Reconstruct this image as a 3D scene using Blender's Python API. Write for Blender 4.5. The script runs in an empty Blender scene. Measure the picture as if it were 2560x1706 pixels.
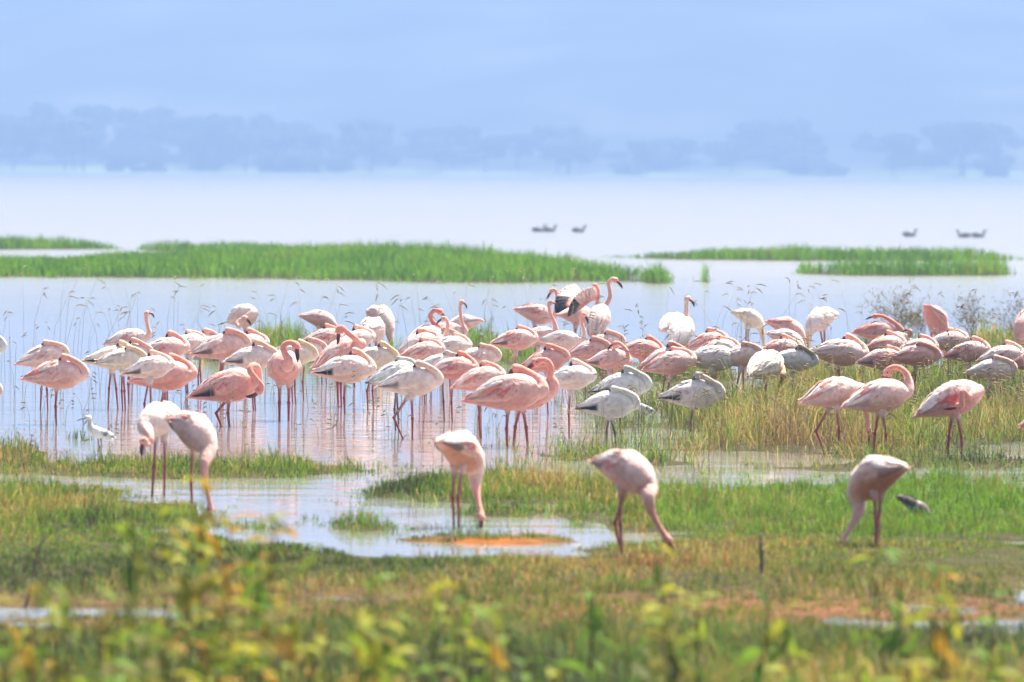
import bpy, math, random
import numpy as np
from mathutils import Vector, Matrix
random.seed(7); rng = np.random.default_rng(7)
R = math.radians
scene = bpy.context.scene
col = scene.collection

# ------------------------------------------------------------------ camera
CAM_H = 1.93; LENS = 300.0; HOR = 425
FPX = 2560 * LENS / 36.0
PITCH = math.atan((853 - HOR) / FPX); ROLL = R(0.36)
fwd = Vector((0, math.cos(PITCH), -math.sin(PITCH)))
up0 = Vector((0, math.sin(PITCH), math.cos(PITCH))); rt0 = Vector((1, 0, 0))
right = rt0 * math.cos(ROLL) + up0 * math.sin(ROLL)
up = up0 * math.cos(ROLL) - rt0 * math.sin(ROLL)
cd = bpy.data.cameras.new('camera'); cam = bpy.data.objects.new('camera', cd); col.objects.link(cam)
cd.lens = LENS; cd.sensor_width = 36; cd.sensor_fit = 'HORIZONTAL'; cd.clip_start = 0.5; cd.clip_end = 20000
cam.matrix_world = Matrix(((right.x, up.x, -fwd.x, 0), (right.y, up.y, -fwd.y, 0), (right.z, up.z, -fwd.z, CAM_H), (0, 0, 0, 1)))
cd.dof.use_dof = True; cd.dof.focus_distance = 68; cd.dof.aperture_fstop = 6.0
scene.camera = cam
CAMP = Vector((0, 0, CAM_H))

# ------------------------------------------------------------------ sky, sun, exposure
SUN_EL, SUN_AZ = R(60), R(32)          # azimuth clockwise from +Y (ahead of the camera)
w = bpy.data.worlds.new('World'); scene.world = w; w.use_nodes = True
nt = w.node_tree; bg = nt.nodes['Background']
sky = nt.nodes.new('ShaderNodeTexSky'); sky.sky_type = 'NISHITA'; sky.sun_disc = False
sky.sun_elevation = SUN_EL; sky.sun_rotation = SUN_AZ; sky.altitude = 0; sky.air_density = 0.9; sky.dust_density = 6.5; sky.ozone_density = 1.0
nt.links.new(sky.outputs[0], bg.inputs[0]); bg.inputs[1].default_value = 0.087
sl = bpy.data.lights.new('sun', 'SUN'); so = bpy.data.objects.new('sun', sl); col.objects.link(so)
sl.energy = 5.0; sl.angle = R(0.55); sl.color = (1.0, 0.94, 0.84)
sdir = Vector((math.sin(SUN_AZ) * math.cos(SUN_EL), math.cos(SUN_AZ) * math.cos(SUN_EL), math.sin(SUN_EL)))
so.rotation_euler = sdir.to_track_quat('Z', 'Y').to_euler(); so.location = (30, 60, 90)
scene.view_settings.view_transform = 'Standard'; scene.view_settings.look = 'None'
scene.view_settings.exposure = 1.4; scene.view_settings.gamma = 1
scene.cycles.use_denoising = True
scene.cycles.max_bounces = 8; scene.cycles.volume_bounces = 0; scene.cycles.transparent_max_bounces = 6
scene.cycles.sample_clamp_indirect = 6

# ------------------------------------------------------------------ pixels (2560 x 1706) to places
def ray(px, py):
    return (fwd + right * ((px - 1280) / FPX) + up * ((853 - py) / FPX))
def on_z(px, py, z=0.0):
    d = ray(px, py); t = (z - CAM_H) / d.z
    return CAMP + d * t
def on_y(px, py, Y):
    d = ray(px, py); return CAMP + d * (Y / d.y)
MAPS = {'A': (0, 680, 3.361), 'B': (500, 680, 3.361), 'C': (1000, 680, 3.361), 'D': (1400, 680, 3.92), 'E': (1860, 680, 3.361),
        'F': (1200, 680, 5.8825), 'G': (720, 740, 6.533), 'H': (980, 740, 7.84), 'I': (2080, 740, 4.9), 'J': (1640, 740, 4.9),
        'K': (0, 900, 2.736), 'L': (850, 900, 2.736), 'M': (1700, 900, 2.736), 'X': (0, 0, 0.9191)}
def P(m, p):
    a, b, s = MAPS[m]; return (a + p[0] / s, b + p[1] / s)
def project(X, Y, Z):                      # numpy: world to pixels
    x = X; y = Y; z = Z - CAM_H
    df = y * fwd.y + z * fwd.z
    r = x * right.x + y * right.y + z * right.z; u = x * up.x + y * up.y + z * up.z
    return 1280 + FPX * r / df, 853 - FPX * u / df

# ------------------------------------------------------------------ materials
def mat(name):
    m = bpy.data.materials.new(name); m.use_nodes = True
    return m, m.node_tree, m.node_tree.nodes['Principled BSDF']
def N(t, kind, **kw):
    n = t.nodes.new(kind)
    for k, v in kw.items():
        if k in n.inputs.keys(): n.inputs[k].default_value = v
        else: setattr(n, k, v)
    return n
def attr_mat(name, rough=0.8, noise_scale=40, lo=0.88, hi=1.08, bump=0.0, bump_scale=80, sheen=0.0, transl=0.0, spec=0.3, stretch=None):
    m, t, b = mat(name)
    a = N(t, 'ShaderNodeAttribute'); a.attribute_name = 'Col'
    tc = N(t, 'ShaderNodeTexCoord'); vec = tc.outputs['Object']
    if stretch:
        mp = N(t, 'ShaderNodeMapping'); mp.inputs['Scale'].default_value = stretch; t.links.new(vec, mp.inputs[0]); vec = mp.outputs[0]
    n = N(t, 'ShaderNodeTexNoise', Scale=noise_scale, Detail=3.0); t.links.new(vec, n.inputs['Vector'])
    mr = N(t, 'ShaderNodeMapRange'); mr.inputs['From Min'].default_value = 0.3; mr.inputs['From Max'].default_value = 0.7
    mr.inputs['To Min'].default_value = lo; mr.inputs['To Max'].default_value = hi
    t.links.new(n.outputs['Fac'], mr.inputs['Value'])
    mx = N(t, 'ShaderNodeVectorMath'); mx.operation = 'SCALE'
    t.links.new(a.outputs['Color'], mx.inputs[0]); t.links.new(mr.outputs[0], mx.inputs['Scale'])
    t.links.new(mx.outputs[0], b.inputs['Base Color'])
    b.inputs['Roughness'].default_value = rough; b.inputs['Specular IOR Level'].default_value = spec
    if sheen: b.inputs['Sheen Weight'].default_value = sheen; b.inputs['Sheen Roughness'].default_value = 0.5
    if bump:
        n2 = N(t, 'ShaderNodeTexNoise', Scale=bump_scale, Detail=4.0); t.links.new(vec, n2.inputs['Vector'])
        bp = N(t, 'ShaderNodeBump', Strength=bump, Distance=0.01); t.links.new(n2.outputs['Fac'], bp.inputs['Height']); t.links.new(bp.outputs[0], b.inputs['Normal'])
    if transl:
        out = t.nodes['Material Output']; tr = N(t, 'ShaderNodeBsdfTranslucent'); t.links.new(mx.outputs[0], tr.inputs['Color'])
        ms = N(t, 'ShaderNodeMixShader'); ms.inputs[0].default_value = transl
        t.links.new(b.outputs[0], ms.inputs[1]); t.links.new(tr.outputs[0], ms.inputs[2]); t.links.new(ms.outputs[0], out.inputs['Surface'])
    return m
M_FEATHER = attr_mat('plumage', 0.85, 30, 0.84, 1.10, 0.75, 48, 0.2)
M_HORN = attr_mat('horn_and_leg_skin', 0.5, 120, 0.8, 1.1, 0.2, 150, spec=0.4)
M_GRASS = attr_mat('grass_blades', 0.6, 3.0, 0.8, 1.15, transl=0.4, spec=0.2)
M_DRY = attr_mat('dry_stalks', 0.7, 10, 0.8, 1.1, transl=0.25)
M_LEAF = attr_mat('weed_leaves', 0.7, 25, 0.75, 1.15, 0.2, 60, transl=0.4, spec=0.12)
M_MUD = attr_mat('wet_mud', 0.95, 6, 0.6, 1.25, 0.3, 25, spec=0.04)
M_TWIG = attr_mat('twigs', 0.85, 30, 0.7, 1.15, 0.3, 60)
M_HILL = attr_mat('hill_scrub', 0.95, 0.02, 0.55, 1.4)
M_TREE = attr_mat('tree_foliage', 0.8, 0.6, 0.7, 1.2, transl=0.25)

# water: a mirror with fine wind ripples, stronger out on the open lake
m, t, b = mat('lake_water'); M_WATER = m
b.inputs['Base Color'].default_value = (0.27, 0.265, 0.26, 1); b.inputs['Roughness'].default_value = 0.02; b.inputs['IOR'].default_value = 1.33
tc = N(t, 'ShaderNodeTexCoord')
mp1 = N(t, 'ShaderNodeMapping'); mp1.inputs['Scale'].default_value = (0.35, 1.0, 1.0); t.links.new(tc.outputs['Object'], mp1.inputs[0])
n1 = N(t, 'ShaderNodeTexNoise', Scale=1.3, Detail=4.0, Roughness=0.55); t.links.new(mp1.outputs[0], n1.inputs['Vector'])
n2 = N(t, 'ShaderNodeTexNoise', Scale=0.35, Detail=5.0, Roughness=0.65); t.links.new(mp1.outputs[0], n2.inputs['Vector'])
sep = N(t, 'ShaderNodeSeparateXYZ'); t.links.new(tc.outputs['Object'], sep.inputs[0])
mrd = N(t, 'ShaderNodeMapRange'); mrd.inputs['From Min'].default_value = 84; mrd.inputs['From Max'].default_value = 170
mrd.inputs['To Min'].default_value = 0.0; mrd.inputs['To Max'].default_value = 1.0; t.links.new(sep.outputs['Y'], mrd.inputs['Value'])
b1 = N(t, 'ShaderNodeBump', Strength=1.0, Distance=0.010); t.links.new(n1.outputs['Fac'], b1.inputs['Height'])
b2 = N(t, 'ShaderNodeBump', Distance=0.15); t.links.new(n2.outputs['Fac'], b2.inputs['Height']); t.links.new(mrd.outputs[0], b2.inputs['Strength'])
t.links.new(b1.outputs[0], b2.inputs['Normal']); t.links.new(b2.outputs[0], b.inputs['Normal'])
mr2 = N(t, 'ShaderNodeMapRange'); mr2.inputs['From Min'].default_value = 84; mr2.inputs['From Max'].default_value = 170
mr2.inputs['To Min'].default_value = 0.025; mr2.inputs['To Max'].default_value = 0.15; t.links.new(sep.outputs['Y'], mr2.inputs['Value'])
t.links.new(mr2.outputs[0], b.inputs['Roughness'])

# ------------------------------------------------------------------ mesh helpers
class MB:
    def __init__(self): self.v = []; self.f = []; self.c = []
    def vert(self, p, c): self.v.append((p[0], p[1], p[2])); self.c.append((c[0], c[1], c[2], 1.0)); return len(self.v) - 1
    def mesh(self, name, material, smooth=True):
        me = bpy.data.meshes.new(name); me.from_pydata(self.v, [], self.f); 
        a = me.color_attributes.new('Col', 'FLOAT_COLOR', 'POINT'); a.data.foreach_set('color', np.array(self.c, dtype=np.float32).ravel())
        me.materials.append(material)
        if smooth: me.polygons.foreach_set('use_smooth', [True] * len(me.polygons))
        me.update(); return me
    def rings(self, rings, colors, cap0=True, cap1=True):
        """rings: list of lists of points, colors: per ring list"""
        k = len(rings[0]); ids = []
        for rg, cs in zip(rings, colors): ids.append([self.vert(p, c) for p, c in zip(rg, cs)])
        for a, b_ in zip(ids[:-1], ids[1:]):
            for i in range(k): self.f.append((a[i], a[(i + 1) % k], b_[(i + 1) % k], b_[i]))
        if cap0: self.f.append(tuple(reversed(ids[0])))
        if cap1: self.f.append(tuple(ids[-1]))
    def tube(self, pts, rad, colr, k=6, flat=1.0, ref=None):
        pts = [Vector(p) for p in pts]; n = len(pts); rings = []; cs = []
        s = None
        for i in range(n):
            tg = (pts[min(i + 1, n - 1)] - pts[max(i - 1, 0)]).normalized()
            if s is None:
                r0 = Vector(ref) if ref else (Vector((1, 0, 0)) if abs(tg.x) < 0.8 else Vector((0, 1, 0)))
            else: r0 = s
            s = (r0 - tg * r0.dot(tg)).normalized(); u = tg.cross(s)
            rr = rad[i] if hasattr(rad, '__len__') else rad
            rings.append([pts[i] + s * (math.cos(2 * math.pi * j / k) * rr) + u * (math.sin(2 * math.pi * j / k) * rr * flat) for j in range(k)])
            c = colr[i] if hasattr(colr[0], '__len__') else colr
            cs.append([c] * k)
        self.rings(rings, cs)
def link(name, me, parent=None, loc=None):
    o = bpy.data.objects.new(name, me); col.objects.link(o)
    if parent is not None: o.parent = parent
    if loc is not None: o.location = loc
    return o
def tag(o, label, cat, group=None, kind=None):
    o['label'] = label; o['category'] = cat
    if group: o['group'] = group
    if kind: o['kind'] = kind
    return o
def catmull(pts, sub=4):
    pts = [Vector(p) for p in pts]; out = []
    for i in range(len(pts) - 1):
        p0 = pts[max(i - 1, 0)]; p1 = pts[i]; p2 = pts[i + 1]; p3 = pts[min(i + 2, len(pts) - 1)]
        for k in range(sub):
            t_ = k / sub; t2 = t_ * t_; t3 = t2 * t_
            out.append(0.5 * ((2 * p1) + (p2 - p0) * t_ + (2 * p0 - 5 * p1 + 4 * p2 - p3) * t2 + (3 * p1 - p0 - 3 * p2 + p3) * t3))
    out.append(pts[-1]); return out
def lerp(a, b, f): return tuple(x + (y - x) * f for x, y in zip(a, b))
def sm(x, a, b):
    x = min(1, max(0, (x - a) / (b - a))); return x * x * (3 - 2 * x)

# ------------------------------------------------------------------ where land shows (layout painted over the plan, in photo pixels of the ground)
LAND = [  # cx, cy, rx, ry, weight   (pixels)
    (1280, 2600, 9000, 1190, 1.0), (150, 1480, 520, 60, 1.1),
    (200, 1400, 560, 70, 1.1), (60, 1300, 420, 60, 0.8), (700, 1420, 300, 50, 1.0), (1200, 1430, 900, 40, .7), (1950, 1385, 620, 42, 0.9), (2150, 1335, 560, 26, 0.7), (2130, 1165, 560, 28, 0.2), (2350, 1400, 500, 55, 1.0),
    (1220, 1353, 250, 11, 0.8), (900, 1322, 90, 9, 0.5),
    (1700, 1285, 330, 50, 1.0), (2250, 1275, 560, 62, 1.1), (1310, 1232, 420, 34, 0.9), (1250, 1285, 130, 14, 0.4),
    (330, 1180, 500, 24, 0.62), (30, 1165, 150, 40, 0.75), (600, 1180, 230, 24, 0.8), (100, 1240, 330, 26, 0.4), (200, 1105, 60, 14, .3),
    (2150, 1060, 500, 66, 1.1), (2420, 1010, 420, 90, 1.1), (1800, 1050, 170, 46, 0.7), (1560, 1055, 120, 40, 0.25),
    (1720, 945, 130, 22, 0.8), (1490, 936, 60, 16, 0.7), (2480, 925, 160, 30, 0.9), (2150, 960, 240, 30, 0.8),
    (530, 897, 60, 16, 0.9), (690, 868, 75, 20, 0.9), (780, 900, 190, 14, 0.8), (1190, 862, 60, 16, 0.9), (1285, 897, 70, 17, 1.0), (980, 905, 60, 10, 0.8),
    (2230, 855, 90, 14, 0.7), (2500, 850, 110, 16, 0.7),
    (400, 683, 1100, 21, 1.2), (1150, 690, 520, 19, 1.2), (800, 655, 560, 18, 1.0), (1640, 704, 40, 5, 0.6),
    (100, 629, 200, 5, 1.0), (420, 633, 90, 5, 0.9), (600, 640, 180, 12, 0.9),
    (2040, 643, 540, 6, 1.1), (2220, 680, 230, 5, 1.0), (2440, 680, 110, 4, 0.9), (2010, 677, 25, 3, 0.8), (1764, 702, 9, 3, 1.0),
]
WATERS = [(246, 1138, 70, 14, 1.0), (230, 636, 240, 6, 1.0), (1010, 1302, 200, 16, 1.0), (690, 1268, 140, 36, 1.0), (450, 1222, 140, 10, 1.0), (1500, 1312, 45, 36, .8), (1150, 1385, 380, 10, 1.1),
          (760, 1345, 120, 12, .8), (200, 1212, 260, 7, .9), (330, 1262, 130, 8, .8), (120, 1335, 150, 6, .7), (1300, 1592, 230, 9, 0.7), (420, 1372, 90, 8, 0.6)]
_ph = rng.uniform(0, 6.28, (24, 2)); _dr = rng.uniform(0, 6.28, 24); _fr = np.array([0.35 * 1.22 ** i for i in range(24)])
def wnoise(X, Y):
    s = np.zeros_like(X); wsum = 0
    for i in range(24):
        a = 1 / (_fr[i] ** 0.6); wsum += a
        s += a * np.sin(_fr[i] * (X * np.cos(_dr[i]) + Y * np.sin(_dr[i]) * 0.6) * 2.2 + _ph[i, 0] + 1.3 * np.sin(_fr[i] * 0.7 * (X * np.sin(_dr[i]) - Y * np.cos(_dr[i]) * 0.5) + _ph[i, 1]))
    return s / wsum * 2.4
def landness(X, Y):
    px, py = project(X, Y, np.zeros_like(X))
    px = np.where(Y < 3, 1280, px); py = np.where(Y < 3, 5000, py)
    px = np.clip(px, -60, 2620)
    py = py - (px - 1280) * math.tan(ROLL)
    L = np.full_like(X, -1.0)
    for cx, cy, rx, ry, wt in LAND:
        v = wt * (1 - np.sqrt(((px - cx) / rx) ** 2 + ((py - cy) / ry) ** 2))
        L = np.maximum(L, np.clip(v * 1.6, -1, 0.7))
    for cx, cy, rx, ry, wt in WATERS:
        v = wt * (1 - np.sqrt(((px - cx) / rx) ** 2 + ((py - cy) / ry) ** 2))
        L = L - np.clip(v * 2.2, 0, 1.6)
    return L + 0.34 * wnoise(X, Y) + 0.10 * wnoise(X * 3.1 + 9, Y * 2.3) + np.where((Y > 39) & (Y < 62), .26, 0.) * wnoise(X * 2.2 + 4, Y * 1.1)

# ------------------------------------------------------------------ lake, shore, hills
mb = MB()
for p in ((-3000, -250, 0), (3000, -250, 0), (3000, 5000, 0), (-3000, 5000, 0)): mb.vert(p, (0.2, 0.2, 0.2))
mb.f.append((0, 1, 2, 3))
tag(link('lake_water', mb.mesh('lake_water', M_WATER, False)), 'pale blue lake water with fine ripples and bird reflections', 'lake', kind='structure')

rows = np.concatenate([np.linspace(-60, 18, 10), FPX * CAM_H / np.arange(1830 - HOR, 1180 - HOR, -5.0), FPX * CAM_H / np.arange(1180 - HOR, 190, -3.0), [220, 240]])
cols = np.concatenate([[-160, -90, -50, -30, -20], np.linspace(-14, 14, 141), [20, 30, 50, 90, 160]])
XX, YY = np.meshgrid(cols, rows)
LL = landness(XX, YY)
ZZ = np.clip((LL - .14) * 0.08, -0.18, 0.022) + 0.004 * wnoise(XX * 3, YY * 3)
ZZ[-3:, :] = -0.2; ZZ[(YY > 44) & (np.abs(XX) > 17)] = -0.2
px_, py_ = project(XX, np.maximum(YY, 5), ZZ)
base = np.array([0.13, 0.085, 0.05]); orange = np.array([0.26, 0.085, 0.015]); dark = np.array([0.07, 0.05, 0.035]); rust = np.array([0.16, 0.07, 0.035]); olive = np.array([0.055, 0.05, 0.022])
cc = np.broadcast_to(olive, XX.shape + (3,)).copy()
def blendc(maskv, c):
    global cc
    cc = cc + (c - cc) * np.clip(maskv, 0, 1)[..., None]
blendc(np.exp(-((py_ - 1530) / 45) ** 2) * (0.75 + 0.6 * wnoise(XX, YY)), rust)
blendc(np.exp(-((py_ - 1500) / 22) ** 2 - ((px_ - 900) / 90) ** 2) * 1.2, dark)
blendc(np.exp(-((py_ - 1353) / 9) ** 2 - ((px_ - 1220) / 190) ** 2) * 1.5, orange)
mb = MB(); nr, nc = XX.shape
mb.v = [tuple(q) for q in np.stack([XX, YY, ZZ], -1).reshape(-1, 3)]
mb.c = [(q[0], q[1], q[2], 1) for q in cc.reshape(-1, 3)]
mb.f = [(r * nc + c, r * nc + c + 1, (r + 1) * nc + c + 1, (r + 1) * nc + c) for r in range(nr - 1) for c in range(nc - 1)]
tag(link('marsh_ground', mb.mesh('marsh_ground', M_MUD)), 'wet brown muddy ground of the marshy lake shore', 'ground', kind='structure')

SHORE = 2600.0
hx = np.linspace(-2000, 2000, 141); hy = np.concatenate([[SHORE - 15, SHORE, SHORE + 40, SHORE + 110, SHORE + 200, SHORE + 330], np.linspace(SHORE + 380, SHORE + 1300, 44)])
HX, HY = np.meshgrid(hx, hy)
f_ = np.clip((HY - SHORE - 150) / 620, 0, 1)
ridge = 72 + 5 * np.sin(HX / 130 + 1.1) + 3 * np.sin(HX / 47) + 0.02 * np.clip(HX, -400, 400)
ridge = ridge - 9 * np.exp(-((HX + 205) / 24.0) ** 2)
HZ = 0.6 + ridge * (f_ ** 1.25) * (1 - 0.5 * np.clip((HY - SHORE - 850) / 500, 0, 1)) + np.sin(f_ * math.pi) * (4 * np.sin(HX / 71 + HY / 120) + 3 * np.sin(HX / 33 - HY / 70))
HZ[0, :] = -1.0
mb = MB(); nr, nc = HX.shape
mb.v = [tuple(q) for q in np.stack([HX, HY, HZ], -1).reshape(-1, 3)]
fa = f_.ravel()
hn = (np.sin(HX / 38 + 2.2 * np.sin(HY / 150)) * np.sin(HY / 95 + 1.7 * np.sin(HX / 60)) + .6 * np.sin(HX / 17 + HY / 53) * np.sin(HY / 41 - HX / 29)).ravel()
mb.c = [tuple(lerp((0.20, 0.27, 0.07), lerp((0.045, 0.06, 0.03), (0.13, 0.14, 0.09), sm(h_, -.2, 1.3)), sm(k, 0.0, 0.05))) + (1,) for k, h_ in zip(fa, hn)]
mb.f = [(r * nc + c, r * nc + c + 1, (r + 1) * nc + c + 1, (r + 1) * nc + c) for r in range(nr - 1) for c in range(nc - 1)]
tag(link('hills', mb.mesh('hills', M_HILL)), 'long wooded hillside fading to blue across the lake', 'hills', kind='structure')

# ------------------------------------------------------------------ haze
HZTOP = float(HZ.max()) + 4
mb = MB()
for z in (-2.0, HZTOP):
    for p in ((-3100, -320), (3100, -320), (3100, 5100), (-3100, 5100)): mb.vert((p[0], p[1], z), (1, 1, 1))
mb.f = [(0, 3, 2, 1), (4, 5, 6, 7), (0, 1, 5, 4), (1, 2, 6, 5), (2, 3, 7, 6), (3, 0, 4, 7)]
hm = bpy.data.materials.new('haze_air'); hm.use_nodes = True; ht = hm.node_tree
ht.nodes.remove(ht.nodes['Principled BSDF'])
pv = ht.nodes.new('ShaderNodeVolumePrincipled'); pv.inputs['Color'].default_value = (0.29, 0.45, 0.775, 1); pv.inputs['Density'].default_value = 0.0007; pv.inputs['Anisotropy'].default_value = 0.0
ht.links.new(pv.outputs[0], ht.nodes['Material Output'].inputs['Volume'])
tag(link('haze', mb.mesh('haze', hm, False)), 'pale blue haze in the air over the lake', 'haze', kind='stuff')

# ------------------------------------------------------------------ far shore trees
def crown_mesh(seed, h, wdt, lo=.42):
    r_ = random.Random(seed); mb = MB()
    lobes = [(r_.uniform(-0.5, 0.5) * wdt, r_.uniform(-0.4, 0.4) * wdt, h * r_.uniform(lo, 0.92), r_.uniform(0.14, 0.26) * wdt) for _ in range(15)]
    for lx, ly, lz, lr in lobes:
        for _ in range(75):
            d = Vector((r_.gauss(0, 1), r_.gauss(0, 1), r_.gauss(0, 0.6))).normalized() * lr * r_.uniform(0.6, 1.05)
            p = Vector((lx + d.x, ly + d.y, lz + d.z * 0.55)); s_ = r_.uniform(0.5, 0.95)
            a = Vector((r_.gauss(0, 1), r_.gauss(0, 1), r_.gauss(0, 1))).normalized(); b_ = a.orthogonal().normalized()
            c = lerp((0.10, 0.13, 0.06), (0.18, 0.22, 0.09), r_.random())
            q = [mb.vert(p + a * s_ * x + b_ * s_ * y, c) for x, y in ((-1, -0.6), (1, -0.6), (0.6, 0.8), (-0.6, 0.8))]; mb.f.append(tuple(q))
    me = mb.mesh('crown', M_TREE, False)
    mt = MB()
    mt.tube([(0, 0, -0.5), (0.1, 0, h * 0.25), (0.25, 0.1, h * 0.5), (0.2, 0.1, h * 0.62)], [0.35, 0.28, 0.2, 0.1], (0.10, 0.08, 0.06))
    for lx, ly, lz, lr in lobes[:7]: mt.tube([(0.15, 0.05, h * 0.38), (lx * 0.5, ly * 0.5, lz * 0.75), (lx, ly, lz - lr * 0.2)], [0.2, 0.14, 0.06], (0.10, 0.08, 0.06), 5)
    return me, mt.mesh('trunk', M_TWIG)
TREES = [crown_mesh(i, 17, 15 + 2 * i) for i in range(3)]
SHRUBS = [crown_mesh(10 + i, 7, 11 + 2 * i, .12) for i in range(2)]
r_ = random.Random(3)
for i in range(96):
    low = i % 3 == 2
    X = -195 + 390 * ((i * .6180339) % 1) + r_.uniform(-6, 6); Y = SHORE + r_.uniform(8, 260)
    if not low and r_.random() < .3: X = r_.uniform(-195, -40)
    s_ = r_.uniform(0.5, 1.2) * (1.12 if X < -60 else 0.95)
    e = bpy.data.objects.new('shore_shrub' if low else 'shore_tree', None); col.objects.link(e); e.location = (X, Y, 0.4); e.scale = (s_ * 1.1, s_ * 1.1, s_); e.rotation_euler.z = r_.uniform(0, 6.28)
    if low: tag(e, 'low hazy shrub growing under the trees of the far shore', 'shrub', 'shrubs along the far shore')
    else: tag(e, 'hazy spreading tree standing on the far lake shore', 'tree', 'trees along the far shore')
    cm, tm = (SHRUBS[i % 2] if low else TREES[i % 3]); link('crown', cm, e); link('trunk', tm, e)

# ------------------------------------------------------------------ flamingos
TX = [-.30, -.27, -.22, -.16, -.09, -.01, .07, .13, .18, .215]
TRY = [.012, .031, .051, .077, .099, .113, .114, .103, .082, .059]
TRZ = [.006, .019, .041, .070, .099, .120, .127, .116, .090, .064]
TZC = [-.036, -.032, -.026, -.018, -.010, -.008, -.006, -.006, -.008, -.010]
def torso(x): return (np.interp(x, TX, TRY), np.interp(x, TX, TRZ), np.interp(x, TX, TZC))
PAL = {  # body back, belly, neck, wing, tail, leg, bill; pink birds: sun highlight in back and wing, shade in belly
    'P': ((.86, .66, .61), (.78, .42, .36), (.82, .42, .34), (.86, .68, .63), (.80, .34, .27), (.36, .07, .065), (.05, .012, .015)),
    'R': ((.82, .52, .47), (.76, .33, .27), (.82, .34, .26), (.83, .56, .51), (.82, .25, .18), (.40, .065, .06), (.04, .01, .012)),
    'L': ((.88, .78, .73), (.80, .52, .44), (.83, .48, .37), (.88, .79, .74), (.82, .42, .33), (.36, .075, .07), (.05, .012, .015)),
    'C': ((.84, .75, .62), (.80, .66, .52), (.84, .60, .40), (.84, .74, .64), (.60, .45, .32), (.36, .075, .07), (.05, .012, .015)),
    'W': ((.88, .83, .79), (.81, .63, .55), (.83, .57, .46), (.88, .83, .79), (.80, .50, .40), (.32, .075, .07), (.05, .015, .015)),
    'J': ((.82, .80, .76), (.66, .62, .58), (.46, .44, .41), (.82, .80, .78), (.22, .12, .08), (.16, .09, .08), (.10, .09, .09)),
}
def add_leg(mb, hip, hock, foot, lc, tuft_c, s, k=7):
    pts = [hip, lerp(hip, hock, 0.28), lerp(hip, hock, 0.42), lerp(hip, hock, 0.93), hock, lerp(hock, foot, 0.07), lerp(hock, foot, 0.5), foot]
    rad = [.042 * s, .024 * s, .0130 * s, .0105 * s, .0160 * s, .0118 * s, .0092 * s, .0095 * s]
    cs = [tuft_c, tuft_c, lerp(tuft_c, lc, .75), lc, lerp(lc, (.2, .03, .03), .4), lc, lc, lc]
    mb.tube(pts, rad, cs, k)
nbird = 0
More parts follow.
